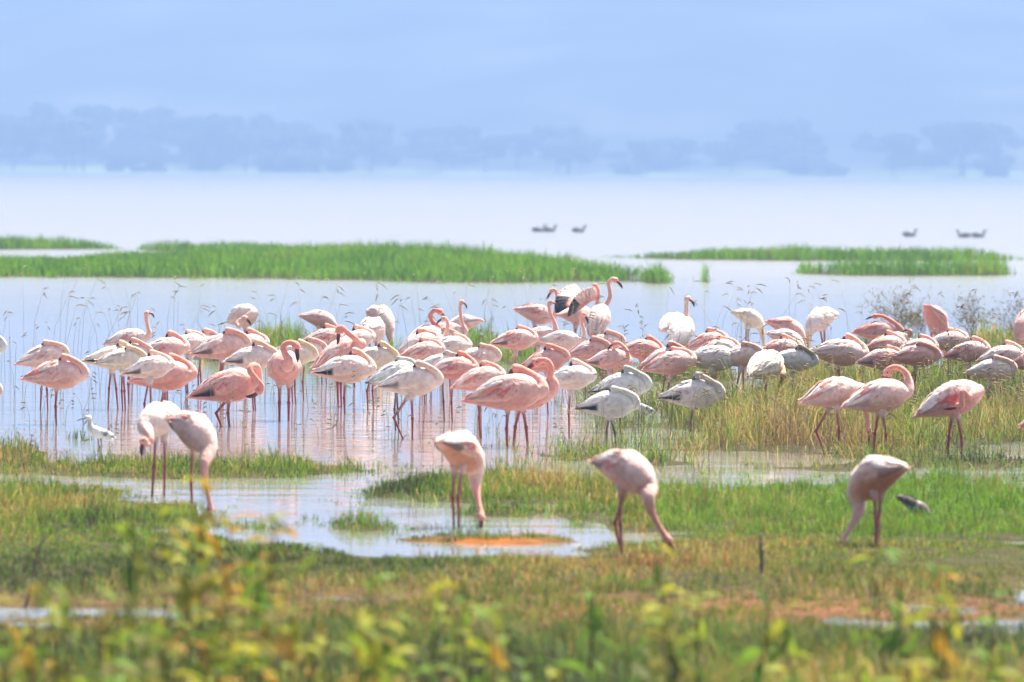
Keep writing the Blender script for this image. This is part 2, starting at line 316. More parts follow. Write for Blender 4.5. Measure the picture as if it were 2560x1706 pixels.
def flamingo(label, mp, tail=None, breast=None, psi=5, pose='sleep', pal='P', w=None, zb=.42, hx=0., neck=None, bill=None, legs=None,
             center=None, pitch=0., red=0., black=0., stripe=0., side=None, scale=None, wings=None, kneck=None, dy=0., under=None, droop=0., name='flamingo'):
    global nbird
    rb = random.Random(1000 + nbird); nbird += 1
    back, belly, neckc, wingc, tailc, legc, billc = PAL[pal]
    jit = rb.uniform(-.05, .04)
    if red == 0 and pal in 'PRL': red = rb.choice((0, .4, .7, .9, 1.1))
    if stripe == 0 and pal in 'PR': stripe = rb.choice((0, 0, .5, .8))
    if black == 0 and pal in 'PLW' and pose == 'sleep': black = rb.choice((0, 0, 0, .7))
    back, belly, neckc, wingc = [tuple(max(0, v + jit * (0.3 if i == 0 else 1)) for i, v in enumerate(q)) for q in (back, belly, neckc, wingc)]
    if kneck: neckc = kneck
    if under: belly = under  # orange shade of the underside painted in as belly colour
    back, belly, neckc, wingc = [(q[0] * k0, q[1] * k0 * (.90 if pal in 'PRLW' else .97), q[2] * k0 * (.86 if pal in 'PRLW' else .94)) for q, k0 in zip((back, belly, neckc, wingc), (.97, .80, .92, .98))]  # belly scaled down most: shade painted over its pinker plumage
    ps = R(psi)
    if center is None:
        t_, b_ = P(mp, tail), P(mp, breast); mid = ((t_[0] + b_[0]) / 2, (t_[1] + b_[1]) / 2)
    else: mid = P(mp, center)
    if w is not None: Mw = on_y(mid[0], mid[1], on_z(mid[0], w).y)
    else: Mw = on_z(mid[0], mid[1], zb)
    if dy: Mw = on_y(mid[0], mid[1], Mw.y + dy)
    ppm = FPX / Mw.y
    if center is None:
        dx = (b_[0] - t_[0]) / ppm; dz = -(b_[1] - t_[1]) / ppm - 0.03
        p = math.atan2(dz * abs(math.cos(ps)), abs(dx)); s = abs(dx) / (.585 * math.cos(p) * max(.2, abs(math.cos(ps))))
        s = min(1.05, max(.70, s))
    else: p = R(pitch); s = .90
    if scale: s = scale * (.90 if center is None else .94)
    F = Vector((math.cos(p) * math.cos(ps), math.cos(p) * math.sin(ps), math.sin(p)))
    U = Vector((-math.sin(p) * math.cos(ps), -math.sin(p) * math.sin(ps), math.cos(p)))
    S = Vector((-math.sin(ps), math.cos(ps), 0))
    basep = Vector((Mw.x, Mw.y, 0)); C = Vector((0, 0, Mw.z)) + F * (.020 * s)
    if center is not None: C = Vector((0, 0, Mw.z))
    def loc(x, y, z): return C + F * (x * s) + S * (y * s) + U * (z * s)
    if pose == 'feed' and neck is None: droop = .08
    def zc_(x): return float(np.interp(x, TX, TZC)) - droop * max(0., (x + .06) / .29) ** 2
    sd = side if side is not None else rb.choice((-1, 1))
    # ---- spine: torso then neck then head
    npts = []
    if neck is not None:
        for q in neck:
            a = P(mp, q[:2]); W_ = on_y(a[0], a[1], Mw.y + (q[2] if len(q) > 2 else 0)); npts.append(W_ - basep)
        a = P(mp, bill[:2]); btip = on_y(a[0], a[1], Mw.y + (bill[2] if len(bill) > 2 else (neck[-1][2] if len(neck[-1]) > 2 else 0))) - basep
    elif pose == 'sleep':
        j = rb.uniform(-.035, .02) + hx; q = rb.uniform(-.014, .016)
        npts = [loc(.240, .006 * sd, .008), loc(.226, .022 * sd, .058), loc(.176 + j * .5, .042 * sd, .102), loc(.108 + j, .050 * sd, .138 + q), loc(.050 + j, .046 * sd, .142 + q)]
        btip = loc(.020 + j, .030 * sd, .03)
    elif pose == 'up':
        base0 = loc(.235, 0, .03); fh = Vector((F.x, F.y, 0)).normalized(); z1 = Vector((0, 0, 1))
        npts = [base0, base0 + fh * .035 * s + z1 * .06 * s, base0 + fh * .02 * s + z1 * .15 * s, base0 - fh * .005 * s + z1 * .24 * s, base0 + fh * .005 * s + z1 * .31 * s, base0 + fh * .045 * s + z1 * .335 * s]
        btip = base0 + fh * .085 * s + z1 * .235 * s
    else:  # feed: straight down to the water
        fh = Vector((F.x, F.y, 0)).normalized(); b0 = loc(.228, 0, zc_(.215) - .03); zz = b0.z
        npts = [b0, b0 + fh * .03 * s - Vector((0, 0, zz * .25)), b0 + fh * (.03 + rb.uniform(-.01, .03)) * s - Vector((0, 0, zz * .55)) + S * .02 * sd, b0 + fh * (.05 + rb.uniform(-.02, .06)) * s - Vector((0, 0, zz * .86))]
        btip = Vector((npts[-1].x, npts[-1].y, 0)) - fh * .03 + Vector((0, 0, -.03))
    body_pts = [loc(x, 0, zc_(x)) for x in TX]
    npath = catmull([body_pts[-2], body_pts[-1]] + npts, 5)[5:]
    pts = body_pts + npath[1:]
    # drop coincident points
    rad = [(a * s, b_ * s) for a, b_ in zip(TRY, TRZ)]
    if droop: rad[-2:] = [(.082 * s, .086 * s), (.064 * s, .068 * s)]
    L = [0.0]
    for a, b_ in zip(npath[:-1], npath[1:]): L.append(L[-1] + (b_ - a).length)
    tot = L[-1]; nn = len(npath)
    for i in range(1, nn):
        f = L[i] / tot; d_end = tot - L[i]
        nk = .0285 if (pose == 'sleep' and neck is None) else .0205 if droop else .0245
        r0 = (nk + (.043 * (1 - min(1, f / .62)) ** 1.3 if droop else .036 * (1 - min(1, f / .55)) ** 2.2)) * s
        hd = math.exp(-((d_end - .022 * s) / (.030 * s)) ** 2)
        r0 = r0 * (1 - .12 * sm(f, .5, .8)) + .0125 * s * hd
        if i == nn - 1: r0 = .017 * s
        rad.append((r0 * .95, r0))
    mb = MB(); K = 12; rings = []; cols_ = []; sv = None; n = len(pts)
    for i in range(n):
        tg = (pts[min(i + 1, n - 1)] - pts[max(i - 1, 0)])
        tg = tg.normalized() if tg.length > 1e-6 else F
        r0 = S if sv is None else sv
        sv = (r0 - tg * r0.dot(tg)).normalized(); uv = sv.cross(tg) * -1
        uv = tg.cross(sv)
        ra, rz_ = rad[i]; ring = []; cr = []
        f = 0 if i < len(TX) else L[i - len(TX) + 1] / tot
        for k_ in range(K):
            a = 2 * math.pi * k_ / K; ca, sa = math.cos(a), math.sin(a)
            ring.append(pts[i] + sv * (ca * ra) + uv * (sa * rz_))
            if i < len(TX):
                xx = TX[i]; c = lerp(belly, back, sm(sa, -.35, .5))  # plumage tones with sunlit top and shaded underside blended in
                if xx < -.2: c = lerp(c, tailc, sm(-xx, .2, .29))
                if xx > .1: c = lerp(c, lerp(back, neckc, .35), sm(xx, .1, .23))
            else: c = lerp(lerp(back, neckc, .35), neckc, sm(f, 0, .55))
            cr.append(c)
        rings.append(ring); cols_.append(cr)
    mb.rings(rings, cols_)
    # ---- legs
    fh = Vector((math.cos(ps), math.sin(ps), 0)); g = -.07
    if legs is None:
        one = pose == 'sleep' and rb.random() < .4
        a, b_ = rb.uniform(-.03, .03), rb.uniform(-.05, .05)
        legs = [(a - .01, a)] if one else [(a - .012, a), (b_ - .012, b_)]
    for li, (hk, ft) in enumerate(legs):
        ysd = (.036 if li == 0 else -.036) * s if len(legs) > 1 else .015 * s
        hip = C + F * (.0 * s) + S * ysd - U * (.085 * s)
        hipv = Vector(hip); hockz = max(.06, min(.21 * s, hipv.z - .10))
        if w is not None or zb < .36: hockz = max(.05, hipv.z * .44)
        hock = Vector((0, 0, 0)) + Vector((hipv.x, hipv.y, hockz)) + fh * hk
        foot = Vector((hipv.x, hipv.y, g)) + fh * ft
        add_leg(mb, hipv, hock, foot, legc, lerp(belly, (.8, .7, .66), .4), s)
    root = link(name, mb.mesh(name, M_FEATHER)); root.location = basep
    tag(root, label, 'flamingo', 'flamingos gathered in the shallows')
    # ---- wings
    for sg in (-1, 1):
        mbw = MB(); NU, NV = 32, 15; ids = []
        ph = rb.uniform(0, 6)
        for i in range(NU + 1):
            u = i / NU; x = (.105 if droop else .150) - (.405 if droop else .450) * u; ra, rz_, zc = torso(max(x, -.295)); zc = zc_(x)
            ra = max(ra, .034 * (1 - sm(u, .8, 1.0)) + .012); rz_ = max(rz_, .030 * (1 - sm(u, .85, 1.0)) + .008)
            tht = np.interp(u, [0, .15, .6, 1], [52, 80, 86, 70]); thb = np.interp(u, [0, .12, .35, .7, .9, 1], [22, -12, -30, -34, -20, 10])
            row = []
            for j in range(NV + 1):
                v = j / NV; th = R(tht + (thb - tht) * v)
                edge = min(1, u / .22, (1 - u) / .06, min(v, 1 - v) / .12)
                fr = (u * 6.2 + .55 * math.sin(v * 8 + ph) + v * .8); saw = fr - math.floor(fr)
                off = -.004 + edge * (.013 + .0075 * saw + .003 * math.sin(v * 23 + u * 5 + ph))
                if u > .55: off += .006 * edge * math.sin(v * 19 + ph) 
                pt = loc(x - .012 * v * (1 - u) + .02 * u * (v - .4), sg * (ra + off) * math.cos(th), zc + (rz_ + off) * math.sin(th))
                c = lerp(wingc, belly, min(1, max(0, v * .75 + .16 * (saw - .5))))  # wing paler above, deeper below: painted sun and shade over the plumage
                c = lerp(c, tailc, .55 * sm(u, .82, 1.0) * (1 - v))
                if red:
                    nz = math.sin(u * 23 + ph + 3 * v) * math.sin(v * 31 + ph * 2 + 4 * u) + .6 * math.sin(u * 57 + v * 39 + ph)
                    m_ = math.exp(-((u - .40) / .24) ** 2 - ((v - .66 + .15 * (u - .4)) / .17) ** 2) * red
                    c = lerp(c, (.60, .06, .05), min(.85, max(0, (m_ + .55 * nz - .62) * 1.6)) if m_ > .12 else 0)
                if stripe:
                    m_ = sm(u, .38, .55) * math.exp(-((v - .27 - .05 * math.sin(u * 20)) / .20) ** 2) * stripe * (.8 + .35 * math.sin(v * 40 + u * 12))
                    c = lerp(c, (.74, .13, .08), min(.9, m_))
                if black:
                    m_ = sm(u, .52, .60) * sm(v, .66 - .1 * black, .74) * (1 - .2 * sm(u, .93, 1))
                    c = lerp(c, (.012, .010, .012), m_ * min(1, black))
                row.append(mbw.vert(pt, c))
            ids.append(row)
        for i in range(NU):
            for j in range(NV):
                q = (ids[i][j], ids[i + 1][j], ids[i + 1][j + 1], ids[i][j + 1]); mbw.f.append(q if sg < 0 else tuple(reversed(q)))
        # loose long feathers lying over the rear of the wing
        mbp = MB()
        for k_ in range(9):
            u0 = rb.uniform(.30, .62); v0 = rb.uniform(.06, .6); ln = rb.uniform(.12, .19); wd = rb.uniform(.010, .017)
            c = lerp(wingc, (.86, .8, .78), rb.uniform(0, .5)) if rb.random() > stripe * .5 else (.76, .25, .17)
            prev = None
            for q in range(5):
                tq = q / 4; x = .155 - .455 * u0 - ln * tq; ra, rz_, zc = torso(max(x, -.29)); ra = max(ra, .03); rz_ = max(rz_, .022)
                th = R(80 - 95 * v0 - 8 * tq); of = .019 + .004 * math.sin(tq * 3.1) - .006 * (q == 0); wv = wd * math.sin(math.pi * min(.97, .18 + .80 * tq)) / max(ra, .03)
                a_ = loc(x, sg * (ra + of) * math.cos(th + wv), zc + (rz_ + of) * math.sin(th + wv)); b_ = loc(x, sg * (ra + of) * math.cos(th - wv), zc + (rz_ + of) * math.sin(th - wv))
                m_ = loc(x, sg * (ra + of + .005) * math.cos(th), zc + (rz_ + of + .005) * math.sin(th))
                cur = (mbp.vert(a_, c), mbp.vert(m_, c), mbp.vert(b_, c))
                if prev:
                    for e0, e1 in ((0, 1), (1, 2)):
                        qd = (prev[e0], cur[e0], cur[e1], prev[e1]); mbp.f.append(qd if sg < 0 else tuple(reversed(qd)))
                prev = cur
        if wings and (wings == 'both' or sg == wings): continue
        wo = link('wing', mbw.mesh('wing', M_FEATHER), root); link('wing_plumes', mbp.mesh('wing_plumes', M_FEATHER), wo)
    # ---- tail
    mbt = MB()
    for k_ in range(6):
        a = (k_ - 2.5) * .13 + rb.uniform(-.03, .03); ln = .075 + rb.uniform(-.012, .015); prev = None
        for q in range(4):
            tq = q / 3; wd = .013 * (1 - .75 * tq ** 2); x = -.235 - ln * tq * math.cos(a); y = -ln * tq * math.sin(a) * 1.2; z = -.022 - .006 * k_ % .012 - .012 * tq + .004 * abs(k_ - 2.5)
            c = lerp(tailc, lerp(tailc, (.85, .7, .65), .5), rb.random() * .6) if pal != 'J' else lerp(tailc, (.10, .06, .05), tq)
            up_ = [mbt.vert(loc(x, y + wd, z), c), mbt.vert(loc(x, y, z + .006), c), mbt.vert(loc(x, y - wd, z), c), mbt.vert(loc(x, y, z - .004), c)]
            if prev:
                for e in range(4): mbt.f.append((prev[e], prev[(e + 1) % 4], up_[(e + 1) % 4], up_[e]))
            else: mbt.f.append(tuple(reversed(up_)))
            prev = up_
        mbt.f.append(tuple(prev))
    link('tail', mbt.mesh('tail', M_FEATHER), root)
    # ---- bill and eyes
    hp = pts[-1]; d0 = (pts[-1] - pts[-3]).normalized(); bt = Vector(btip); BL = (.070 if (pose == 'sleep' and neck is None) else .105) * s
    d1 = (bt - hp); d1 = d1.normalized() if d1.length > .005 else d0
    bpts = []; 
    for q in range(7):
        tq = q / 6; tw = tq ** (.35 if (pose == 'sleep' and neck is None) else 1.0); d = (d0 * (1 - tw) + d1 * tw).normalized(); bpts.append((bpts[-1] + d * (BL / 6)) if bpts else hp - d0 * .006)
    mbb = MB(); br = [.0165, .0165, .0160, .0165, .0140, .0095, .0035]
    bc = [lerp(neckc, billc, .5)] + [lerp((.22, .02, .025) if pal != 'J' else billc, billc, min(1, q / 2)) for q in range(6)]
    mbb.tube(bpts, [r__ * s for r__ in br], bc, 8, .8)
    link('bill', mbb.mesh('bill', M_HORN), root)
    axis = d0.cross(d1); axis = axis.normalized() if axis.length > .02 else S
    for sg in (-1, 1):
        ctr = hp - d0 * (.030 * s) + axis * (sg * .0285 * s); mbe = MB()
        mbe.tube([ctr - axis * .004 * sg, ctr, ctr + axis * .0035 * sg], [.0075 * s, .0075 * s, .003 * s], (.03, .006, .006), 7)
        link('eye', mbe.mesh('eye', M_HORN), root)
    return root, loc, s
#BIRDS
#GRASS
FL = flamingo
# --- left edge and left water
FL('grey white young flamingo with only its breast showing, beyond the one legged sleeper', 'A', (-470, 690), (48, 600), 0, pal='J')
FL('pale pink flamingo with only its breast in view, nearer than the grey young one', 'A', (-520, 1030), (10, 975), 5, pal='L', zb=.40)
FL('pale pink flamingo asleep on two legs just behind the one legged sleeper in open water', 'A', (120, 770), (570, 655), 8, pal='L', legs=[(-.02, -.03), (.02, .03)], side=-1)
FL('pink flamingo asleep on one leg in open water by the tall grass', 'A', (170, 890), (738, 830), -4, pal='P', w=1061, legs=[(-.01, 0)], red=.7, side=-1)
FL('alert pale flamingo with straight raised neck and black bill behind the cream flamingo', 'A', (860, 600), (1262, 530), 6, 'up', 'L', neck=[(1255, 520), (1240, 460), (1228, 400), (1230, 355), (1252, 345)], bill=(1275, 470), dy=1.0)
FL('cream flamingo with red wing patches and black flight feathers, asleep', 'A', (690, 740), (1160, 700), 10, pal='C', red=1.1, black=1.0, zb=.41, side=-1, legs=[(-.02, -.03), (.03, .05)])
FL('buff necked flamingo hidden behind the cream flamingo with red wing patches', 'A', (790, 760), (1235, 720), 8, pal='C', dy=.9, kneck=(.85, .56, .36))
FL('pink flamingo asleep just behind the buff necked flamingo', 'A', (860, 730), (1280, 660), 12, pal='P', dy=1.2)
FL('white flamingo with dark tail asleep behind the red tailed flamingo', 'A', (1050, 850), (1420, 760), 8, pal='W', black=.8)
FL('greyish pink flamingo asleep with dark wing tip, beside the white flamingo', 'A', (1130, 690), (1585, 610), 8, pal='P', black=.5)
FL('pale pink sleeper behind the greyish pink flamingo with dark wing tip', 'A', (1420, 660), (1700, 560), 30, pal='L', dy=.3)
FL('pale pink sleeper wedged between the greyish pink bird and the smooth coral tailed bird', 'A', (1530, 640), (1800, 560), 30, pal='L')
FL('smooth pink flamingo asleep with small red wing mark and coral tail', 'A', (1585, 680), (2100, 580), 8, pal='P', red=.45)
FL('pale flamingo preening its breast with black bill, standing behind the smooth coral tailed sleeper', 'A', None, None, -55, center=(2040, 370), pitch=10, pal='L', neck=[(2000, 420, -.18), (2010, 460, -.24), (2030, 440, -.28), (2048, 390, -.28), (2070, 395, -.27)], bill=(2095, 480, -.26), zb=.45)
FL('pink sleeper peeking over the white flamingo with orange tail tip', 'A', (1850, 650), (2255, 575), 10, pal='P', dy=.8)
FL('white flamingo with orange tail tip and dark flight feathers, asleep', 'A', (1870, 750), (2335, 690), 5, pal='W', black=.8, side=-1)
FL('coral red tailed flamingo asleep on two close legs', 'A', (1070, 915), (1645, 830), -4, pal='R', stripe=.5, red=.4, w=1052, legs=[(-.03, -.03), (.01, .01)])
FL('salmon flamingo with bold black wing tip preening under its breast', 'A', (1575, 1040), (2200, 880), 0, pal='R', stripe=1.0, black=1.25, red=.8, w=1066,
   neck=[(2160, 810, -.10), (2120, 790, -.16), (2100, 830, -.20), (2150, 900, -.20), (2195, 960, -.19), (2160, 1020, -.18)], bill=(2050, 1000, -.15), legs=[(-.10, -.03), (-.01, .01)], scale=1.1)
# --- centre left
FL('rosy flamingo facing forward with S curved neck and lowered black bill', 'B', None, None, -82, center=(705, 810), pitch=12, pal='R', w=1052,
   neck=[(735, 790, -.24), (745, 740, -.27), (715, 690, -.26), (700, 630, -.24), (745, 595, -.24), (800, 610, -.25), (812, 650, -.26)], bill=(818, 735, -.27), legs=[(0, 0.0), (0.01, 0.02)], scale=1.08)
FL('buff flamingo asleep just behind the rosy forward facing flamingo', 'B', (600, 680), (955, 680), 12, pal='C', dy=.2)
FL('pale pink sleeper directly behind the buff sleeper near the rosy forward facing bird', 'B', (720, 690), (1010, 640), 15, pal='L', dy=.6)
FL('pink flamingo feeding with tail raised at the back beyond the preening bird', 'B', (830, 365), (1165, 410), 12, 'feed', 'P', zb=.43)
FL('pink sleeper with its hump against the ruffled wing preening flamingo', 'B', (880, 580), (1190, 530), 10, pal='P', dy=.3, hx=-.03)
FL('ruffled rosy flamingo twisting its neck back to preen its wing', 'B', (1005, 790), (1300, 610), 20, pal='R', stripe=.6, red=.3, scale=1.02, zb=.42,
   neck=[(1322, 590), (1300, 560, -.05), (1250, 520, -.08), (1200, 475, -.10), (1172, 470, -.11), (1165, 520, -.11)], bill=(1150, 650, -.12))
FL('pale flamingo with pink neck base behind the wing preening flamingo', 'B', (1150, 620), (1425, 530), 20, pal='L', red=.8, dy=.5)
FL('white rear view flamingo with hanging pink tail plumes, head down', 'B', None, None, 78, 'feed', center=(1455, 470), pitch=-5, pal='W', zb=.43)
FL('pale flamingo with shaded underside feeding alone at the back', 'B', None, None, -60, 'feed', center=(1520, 370), pitch=-15, pal='L', zb=.45)
FL('buff pink flamingo asleep with smooth wing, behind the black tipped sleeper', 'B', (1240, 720), (1670, 710), 5, pal='C', hx=.0)
FL('pale flamingo with black wing tip asleep on one leg in open water', 'B', (930, 840), (1470, 790), -4, pal='L', black=1.0, red=.3, w=1034, legs=[(-.01, 0)])
FL('pinkish white flamingo with one leg bent back, standing in open water', 'B', (1470, 960), (2035, 880), -4, pal='W', black=.6, red=.35, w=1098, legs=[(-.13, -.03), (.01, .01)], kneck=(.84, .58, .46))
FL('grey necked young flamingo asleep behind the pinkish white flamingo with bent leg', 'B', (1390, 930), (1850, 790), 8, pal='J', dy=.4)
FL('upper of two pink sleepers under the tight S necked bird', 'B', (1640, 680), (2010, 540), 10, pal='P')
FL('lower pink sleeper just above the pinkish white flamingo with bent leg', 'B', (1680, 730), (2015, 630), 10, pal='P')
FL('pale sleeper below the alert straight necked flamingo at the crowd centre', 'B', (1900, 650), (2265, 600), 12, pal='L')
FL('mostly hidden pale sleeper tucked against the alert flamingo at the crowd centre', 'B', (1830, 600), (2170, 550), 12, pal='L', dy=.6)
FL('alert flamingo with straight neck and hanging black bill at the crowd centre', 'B', (1880, 500), (2235, 500), 8, 'up', 'P', neck=[(2228, 500), (2205, 440), (2192, 370), (2185, 300), (2195, 258), (2215, 260)], bill=(2222, 390), zb=.43)
FL('flamingo holding its neck in a tight S with black bill pointing down', 'B', (1780, 620), (2090, 580), 40, 'up', 'L', neck=[(2060, 560, .1), (2072, 500, .06), (2082, 440, .02), (2060, 395), (2030, 398)], bill=(1985, 490), zb=.42, dy=.5)
FL('coral necked flamingo looking right over the tight S necked bird', 'B', (1750, 560), (2060, 540), 50, 'up', 'R', neck=[(2010, 470, .1), (1965, 430, .1), (1935, 380, .1), (1955, 335, .1), (2000, 328, .1), (2030, 350, .1)], bill=(2060, 430, .1), zb=.42, dy=1.0)
FL('pale flamingo feeding with its tail to the right behind the alert centre bird', 'B', (2325, 415), (2110, 440), 165, 'feed', 'L', zb=.43)
FL('cream young flamingo with grey folded neck in the crowd centre', 'B', (1830, 790), (2210, 770), -5, pal='J', zb=.43)
FL('rosy flamingo asleep on one thick leg behind the cream young flamingo', 'B', (1890, 840), (2325, 780), 5, pal='R', legs=[(-.01, 0)], dy=.5)
# --- centre
FL('pale sleeper right of the rosy one legged sleeper, above a grass tuft', 'C', (470, 750), (800, 690), 10, pal='L')
FL('pink flamingo asleep left of the deep rose flamingo, ragged pale tail', 'C', (430, 970), (865, 840), 10, pal='P', red=.5)
FL('deep rose flamingo with red flecked wing standing tall on one leg', 'C', (555, 1065), (1190, 960), -4, pal='R', red=1.2, w=1119, legs=[(-.01, 0)], scale=1.13, hx=.01)
FL('salmon flamingo arching its neck back with black bill behind the deep rose flamingo', 'C', (680, 1060), (1295, 960), 4, pal='R', w=1117, scale=1.1, legs=[(-.04, -.06), (.03, .05)], dy=.35,
   neck=[(1290, 940), (1262, 880), (1268, 810), (1235, 750), (1175, 745), (1120, 775)], bill=(1075, 850))
FL('white flamingo with single dark leg asleep right of the arched neck flamingo', 'C', (1170, 930), (1645, 850), 3, pal='W', red=.5, w=1094, legs=[(-.008, -.003)], kneck=(.84, .68, .62))
FL('rosy flamingo asleep with red shoulder stripe, above the deep rose flamingo', 'C', (985, 810), (1420, 690), 5, pal='R', stripe=.7)
FL('pink flamingo standing asleep with spread coral tail beside the alert S necked bird', 'C', (750, 600), (1155, 540), 5, pal='P', zb=.46)
FL('alert pink flamingo with curved neck and heavy black bill at the back centre', 'C', (960, 600), (1315, 500), 6, 'up', 'P', neck=[(1310, 500), (1298, 430), (1272, 370), (1252, 310), (1255, 262), (1285, 258)], bill=(1322, 380), zb=.43)
FL('pale flamingo with bent neck and black bill lowered, back centre', 'C', (1160, 570), (1530, 570), -5, 'up', 'L', red=.9, neck=[(1535, 570), (1548, 510), (1528, 440), (1518, 380), (1535, 352), (1560, 375)], bill=(1572, 470), zb=.43)
FL('pale flamingo with neck up and head turned back left over its back', 'C', (950, 305), (1310, 380), 10, 'up', 'P', neck=[(1305, 350), (1318, 290), (1320, 220), (1310, 165), (1285, 155), (1265, 175)], bill=(1242, 225), zb=.44)
flap = FL('flamingo raising its wings to show black flight feathers', 'C', (1310, 350), (1640, 360), 30, 'up', 'P', neck=[(1640, 340), (1655, 270), (1668, 200), (1660, 140), (1640, 115), (1628, 130)], bill=(1622, 185), zb=.46, wings='both')
FL('flamingo seen from behind with long neck curved right, beside the wing raiser', 'C', None, None, 72, 'up', center=(1665, 400), pitch=32, pal='P', zb=.48,
   neck=[(1690, 300, .25), (1735, 270, .26), (1765, 210, .27), (1762, 150, .28), (1752, 95, .28), (1785, 62, .27), (1825, 80, .26)], bill=(1855, 150, .25))
FL('rosy flamingo asleep in front of the bent necked flamingo', 'C', (1400, 700), (1745, 630), 10, pal='R')
FL('pale sleeper behind the ring necked sleeping flamingo', 'C', (1530, 640), (1865, 570), 12, pal='L', dy=.4)
FL('pink flamingo asleep with breast turned forward and neck looped in a ring', 'C', (1595, 760), (1925, 720), -25, pal='P', zb=.43,
   neck=[(1900, 770, -.12), (1915, 700, -.12), (1890, 640, -.10), (1840, 600, -.06), (1790, 610, -.05)], bill=(1770, 660, -.04))
FL('dusky pink flamingo asleep at the right end of the back centre row', 'C', (1850, 650), (2185, 650), 5, pal='R', hx=.01)
# --- young white birds
FL('white young flamingo with grey neck and black wing tip, behind the nearer young bird', 'C', (1575, 1000), (2105, 920), -3, pal='J', black=1.0, zb=.34)
FL('white young flamingo asleep with pinkish wing in front of the small white wader', 'D', (145, 1330), (772, 1260), -3, pal='J', black=1.0, red=.3, w=1119, kneck=(.70, .66, .60), legs=[(-.02, -.02), (.04, .06)])
FL('white young flamingo with pink wing patch asleep at the grass edge', 'D', (955, 1225), (1605, 1160), -5, pal='J', black=1.0, red=.6, w=1097, legs=[(-.02, -.01)])
# --- right centre crowd
FL('pink sleeper just behind the pale flamingo with red wing stripe', 'D', (820, 910), (1200, 790), 10, pal='P', dy=.4)
FL('pale flamingo with red wing stripe asleep at the tall grass, beside grey young bird', 'D', (790, 960), (1330, 830), 5, pal='P', stripe=1.1)
FL('large grey necked young flamingo asleep by the tall grass', 'D', (1170, 860), (1765, 820), -3, pal='J', black=.5, zb=.41, red=.3)
FL('pink sleeper below the alert flamingo seen from behind', 'D', (1225, 750), (1620, 640), 8, pal='P')
FL('pink sleeper immediately behind the large grey necked young flamingo', 'D', (1300, 800), (1760, 720), 8, pal='P', dy=.4)
FL('pale forward turned sleeper beside the large grey necked young bird', 'D', (1560, 880), (1955, 780), -15, pal='L')
FL('alert flamingo seen from behind with straight neck and dark bill, beyond the pink sleepers', 'D', None, None, 68, 'up', center=(1185, 590), pitch=28, pal='W', zb=.45,
   neck=[(1225, 500, .22), (1240, 450, .24), (1240, 380, .25), (1238, 310, .25), (1245, 265, .25), (1272, 270, .24)], bill=(1288, 400, .23))
FL('white flamingo half hidden behind the alert bird seen from behind', 'D', None, None, 60, 'feed', center=(1115, 500), pitch=10, pal='W', zb=.43, dy=.6)
FL('cream flamingo feeding behind dry seed stalks with tail to the left', 'D', (1705, 400), (1985, 470), 20, 'feed', 'C', zb=.45)
FL('rosy flamingo stretching its tail left while feeding beyond the young birds', 'J', (1340, 305), (1860, 440), 8, 'feed', 'R', zb=.43)
FL('pale flamingo feeding with neck down in front of the rosy feeder', 'J', (1400, 470), (1800, 560), 15, 'feed', 'L', zb=.43)
FL('white flamingo feeding at the back with dark belly, right of the rosy feeder', 'J', None, None, -130, 'feed', center=(2020, 265), pitch=-12, pal='W', zb=.45)
FL('pink sleeper below the pale feeder, behind the brown breasted young bird', 'J', (1270, 680), (1730, 620), 8, pal='P')
FL('brown breasted young flamingo asleep with dark head, by the tall grass', 'J', (1390, 780), (1945, 770), -6, pal='J', kneck=(.30, .25, .19), zb=.42)
FL('whitish rear view flamingo with brownish neck lowered into tall grass', 'J', None, None, 60, center=(1345, 850), pitch=10, pal='C', zb=.44,
   neck=[(1430, 840, .16), (1500, 840, .10), (1550, 880, .05), (1560, 950, .0), (1555, 1000, -.03)], bill=(1500, 1080, -.04), kneck=(.72, .46, .26))
FL('large pale flamingo asleep behind the tall grass, right of the brown breasted bird', 'E', (520, 670), (1040, 670), 3, pal='L')
FL('rosy flamingo asleep with long neck looped high over its back', 'I', (240, 440), (830, 430), 3, pal='R', neck=[(850, 430), (800, 360), (700, 290), (600, 245), (500, 255)], bill=(400, 310))
FL('pink flamingo asleep with yellowish wing edge near the brown bush', 'I', (390, 650), (870, 570), 8, pal='P', stripe=.5, black=.4)
FL('flamingo showing only a round pink head and dark bill beside the brown bush', 'I', (560, 570), (930, 540), 10, 'up', 'P', neck=[(920, 540), (940, 500), (950, 470), (955, 440), (935, 420)], bill=(890, 520), dy=.8)
FL('rosy flamingo feeding with upturned tail beside the brown bush', 'I', None, None, 60, 'feed', center=(1280, 290), pitch=-38, pal='R', zb=.45)
FL('rosy broad breasted flamingo with ruffled back near the brown bush', 'I', (700, 760), (1325, 700), -8, pal='R', red=.3, zb=.43)
FL('pink sleeper peeking over the rosy broad breasted flamingo', 'I', (800, 700), (1230, 600), 10, pal='P', dy=.8)
FL('pink flamingo asleep behind twigs below the rosy broad breasted bird', 'I', (380, 810), (800, 740), -5, pal='P', zb=.39)
FL('pale sleeper half behind the pink sleeper with coral tail', 'I', (1180, 600), (1620, 510), 10, pal='L')
FL('pink flamingo asleep with coral tail, its breast over open water', 'I', (1390, 740), (1890, 630), -5, pal='P', stripe=.4)
FL('pinkish white flamingo behind thorny twigs, head tucked', 'I', (1650, 940), (2225, 870), -4, pal='W', red=.5, zb=.40)
FL('pale pink sleeper behind the pinkish white bird in thorny twigs', 'I', (1850, 780), (2270, 690), 5, pal='L')
FL('dusky pink flamingo feeding beside the sparse grey bush', 'I', None, None, -120, 'feed', center=(2380, 320), pitch=-25, pal='R', zb=.44)
FL('rosy flamingo partly out of view behind the thorny twigs', 'I', (2190, 850), (2680, 730), 5, pal='R', zb=.41)
